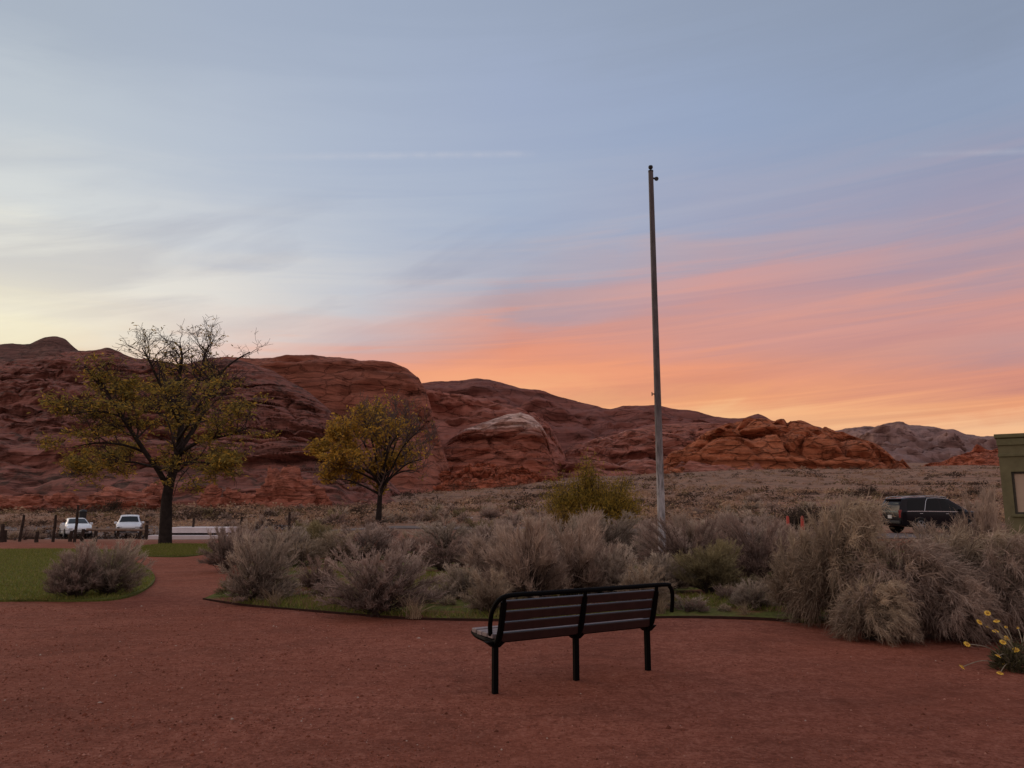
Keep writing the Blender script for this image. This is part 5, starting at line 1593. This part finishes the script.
o = thing('bollard', 'short dark wooden post just right of the white suv', 'post', (lat(146, 536, 42), 42, T(lat(146, 536, 42), 42)))
bobj('post', post_mesh(1.0, .10, 91), M['old_wood'], o, True)
bm = bmesh.new(); add_lathe(bm, [(.112, .80), (.112, .86)], 10); bobj('band', bm, M['pale_wood'], o)
# waste bin behind the sedan
o = thing('waste_bin', 'dark waste bin standing behind the white sedan', 'bin', (lat(81.5, 530, 72), 72, T(lat(81.5, 530, 72), 72) + .1))
bm = bmesh.new(); add_lathe(bm, [(.26, 0), (.30, .5), (.32, 1.55)], 14); bobj('body', bm, M['trim'], o, True)
bm = bmesh.new(); add_lathe(bm, [(.35, 1.552), (.36, 1.62), (.20, 1.78), (.05, 1.82)], 14); bobj('lid', bm, M['trim'], o, True)
# concrete platform right of the big tree
Yp = 44.0
xa = lat(168, 532, Yp); xb = lat(227, 532, Yp)
o = thing('concrete_platform', 'low pale concrete platform with a step to the right of the big tree', 'platform', ((xa + xb) / 2, Yp, 0))
zt = P(190, 527.5, Yp).z; zm = P(190, 533, Yp).z; zs = P(190, 535, Yp).z; zl = P(190, 537.5, Yp).z
bm = bmesh.new(); add_box(bm, (0, 0.9, (zt + zm) / 2), (xb - xa, 1.8, zt - zm), bevel=.02); bobj('slab', bm, M['concrete'], o)
bm = bmesh.new(); add_box(bm, (0, 1.0, zm - .40), (xb - xa - .2, 1.6, .796)); bobj('plinth', bm, M['old_wood'], o)
bm = bmesh.new(); add_box(bm, (-.3, -0.3, (zs + zl) / 2 - .15), (xb - xa + 1.1, .55, zs - zl + .3), bevel=.02); bobj('step', bm, M['concrete'], o)
for (px, hh, lb) in ((193, 1.0, 'dark wooden post behind the left of the concrete platform'), (241, 1.0, 'dark wooden post right of the concrete platform'), (289, 1.15, 'lone dark wooden post left of the yellow tree')):
    Y = 45.0; x = lat(px, 530, Y)
    o = bobj('wooden_post', post_mesh(hh + .2, .075, px), M['old_wood'], None, True); o.location = (x, Y, T(x, Y))
    tag(o, lb, 'post')
o = bobj('wooden_post', post_mesh(1.15, .05, 775), M['old_wood'], None, True); xq = lat(775, 515, 58); o.location = (xq, 58, T(xq, 58) - .1)
tag(o, 'thin dark post on the plain above the orange cones', 'post')

M['cone'] = simple('orange_plastic', (0.42, 0.055, 0.035), 0.6, var=0.1)
M['cone_white'] = simple('white_band', (0.5, 0.42, 0.40), 0.5, var=0.05)
for px, lb in ((788, 'left of the two orange traffic cones beyond the shrubs'), (802.5, 'right of the two orange traffic cones beyond the shrubs')):
    Y = 38.0; x = lat(px, 525, Y); z = T(x, Y) + .055
    o = thing('traffic_cone', lb, 'traffic cone', (x, Y, z), 0, 'orange traffic cones'); o.scale = (.85, .85, .85)
    bm = bmesh.new(); add_lathe(bm, [(.155, .05), (.12, .38), (.075, 1.08), (.045, 1.15)], 16); bobj('cone_body', bm, M['cone'], o, True)
    bm = bmesh.new(); add_box(bm, (0, 0, .022), (.42, .42, .05), bevel=.012); bobj('base', bm, M['trim'], o)
    bm = bmesh.new(); add_lathe(bm, [(.103, .62), (.088, .84)], 16); bobj('collar', bm, M['cone_white'], o, True)

o = thing('notice_board', 'dark horizontal board on posts left of the black suv, mostly hidden by plumes', 'sign', (lat(868, 505, 46.5), 46.5, T(lat(868, 505, 46.5), 46.5)))
bm = bmesh.new(); add_box(bm, (0, 0, 1.52), (2.1, .06, .16), bevel=.01); bobj('board', bm, M['old_wood'], o)
for s in (-.75, .75):
    bm = bmesh.new(); add_box(bm, (s, .07, .76), (.10, .07, 1.55), bevel=.01); bobj('post', bm, M['old_wood'], o)

def block(px, row, Y, L, label, lift=0.0):
    x = lat(px, row, Y)
    bm = bmesh.new(); add_box(bm, (0, 0, .07), (L, .18, .16), bevel=.03)
    for s in (-1, 1): add_lathe(bm, [(.02, .14), (.02, .16), (.012, .17)], 8, 'Z', (s * L * .35, 0, 0))
    o = bobj('parking_block', bm, M['concrete']); o.location = (x, Y, P(px, row, Y).z - .1 if lift else T(x, Y)); tag(o, label, 'parking block')
    return o
block(464, 520, 70, 1.6, 'white parking block in the scrub right of the yellow tree')
block(640, 541, 26, 0.6, 'small pale block left of the flagpole foot')

# ------------------------------------------------------------------ yellow flowers
M['petal'] = simple('yellow_petal', (0.85, 0.52, 0.05), 0.7, var=0.15)
M['disc'] = simple('flower_disc', (0.42, 0.22, 0.03), 0.8, var=0.2)
M['flower_stem'] = simple('flower_stem', (0.24, 0.20, 0.14), 0.9)
def flowers():
    g = G(1017, 671)
    root = thing('flowering_plant', 'small plant with long stems of yellow daisies on the gravel at lower right', 'plant', (g.x, g.y, 0))
    r = np.random.default_rng(15); rn = random.Random(15)
    n = 1500
    a = r.uniform(0, 2 * pi, n); rr = 0.20 * np.sqrt(r.uniform(0, 1, n))
    o = np.stack([rr * np.cos(a), rr * np.sin(a), r.uniform(0, 1, n) * 0.26 * (1 - (rr / 0.27) ** 2)], 1)
    d = norm(np.stack([np.cos(a) * rr * 3, np.sin(a) * rr * 3, np.full(n, .5)], 1) + r.normal(0, .35, (n, 3)))
    L = r.uniform(.03, .08, n); ks = np.linspace(0, 1, 3)
    pl = o[:, None, :] + d[:, None, :] * L[:, None, None] * ks[None, :, None]
    w = .006 * np.array([.5, 1, .2])[None, :] * np.ones((n, 1))
    cc = np.array([(0.13, 0.115, 0.06), (0.17, 0.14, 0.09), (0.09, 0.08, 0.04)])[r.integers(0, 3, n)] * r.uniform(.7, 1.2, n)[:, None]
    V, Q, TT = ribbons(pl, w, r, cc)
    mobj('leaves', raw_mesh('leaves', V, Q, False, TT), M['blade'], root)
    heads = [(987.5, 613), (979.5, 622), (996.5, 621), (987.5, 627), (995.5, 631), (967, 644), (962, 667), (1006, 627), (1007, 638), (1003, 642), (1016, 650), (998, 656), (1005.5, 665), (1000, 673), (1018, 628), (1030, 620), (1042, 634)]
    for i, (px, py) in enumerate(heads):
        Yh = g.y + rn.uniform(-.22, .02) if py > 640 else g.y + rn.uniform(-.1, .15)
        p = P(px, py, Yh) - Vector((g.x, g.y, 0))
        if p.z < 0.02: p = G(px, py, 0.03) - Vector((g.x, g.y, 0))
        bm = bmesh.new()
        b = Vector((rn.gauss(0, .05), rn.gauss(0, .05), .04))
        m = b.lerp(p, .5) + Vector((0, 0, .05 + .06 * abs(p.z)))
        add_tube(bm, bez([b, m, p], 5), .0042, 5)
        st = bobj('stem', bm, M['flower_stem'], root, True)
        # head with petals
        tilt = Matrix.Rotation(rn.uniform(-.6, .6), 4, 'Y') @ Matrix.Rotation(rn.uniform(.0, .8), 4, 'X')
        bm = bmesh.new(); R_ = .031 if i not in (3, 7, 14) else .015
        npet = 12
        for k in range(npet):
            a0 = 2 * pi * k / npet
            e = [(R_ * .35, -.22), (R_ * .85, -.20), (R_ * 1.05, 0), (R_ * .85, .20), (R_ * .35, .22)]
            vs = [bm.verts.new(tilt @ Vector((q * cos(a0 + t), q * sin(a0 + t), .004 - .006 * (q / R_) ** 2))) for q, t in e]
            bm.faces.new(vs)
        fh = bobj('flower_head', bm, M['petal'], st); fh.location = p
        bm = bmesh.new(); add_lathe(bm, [(R_ * .5, 0), (R_ * .48, .008), (R_ * .3, .013), (.001, .014)], 10)
        bmesh.ops.transform(bm, matrix=tilt, verts=bm.verts[:])
        dc = bobj('disc', bm, M['disc'], root, True); dc.location = p
flowers()
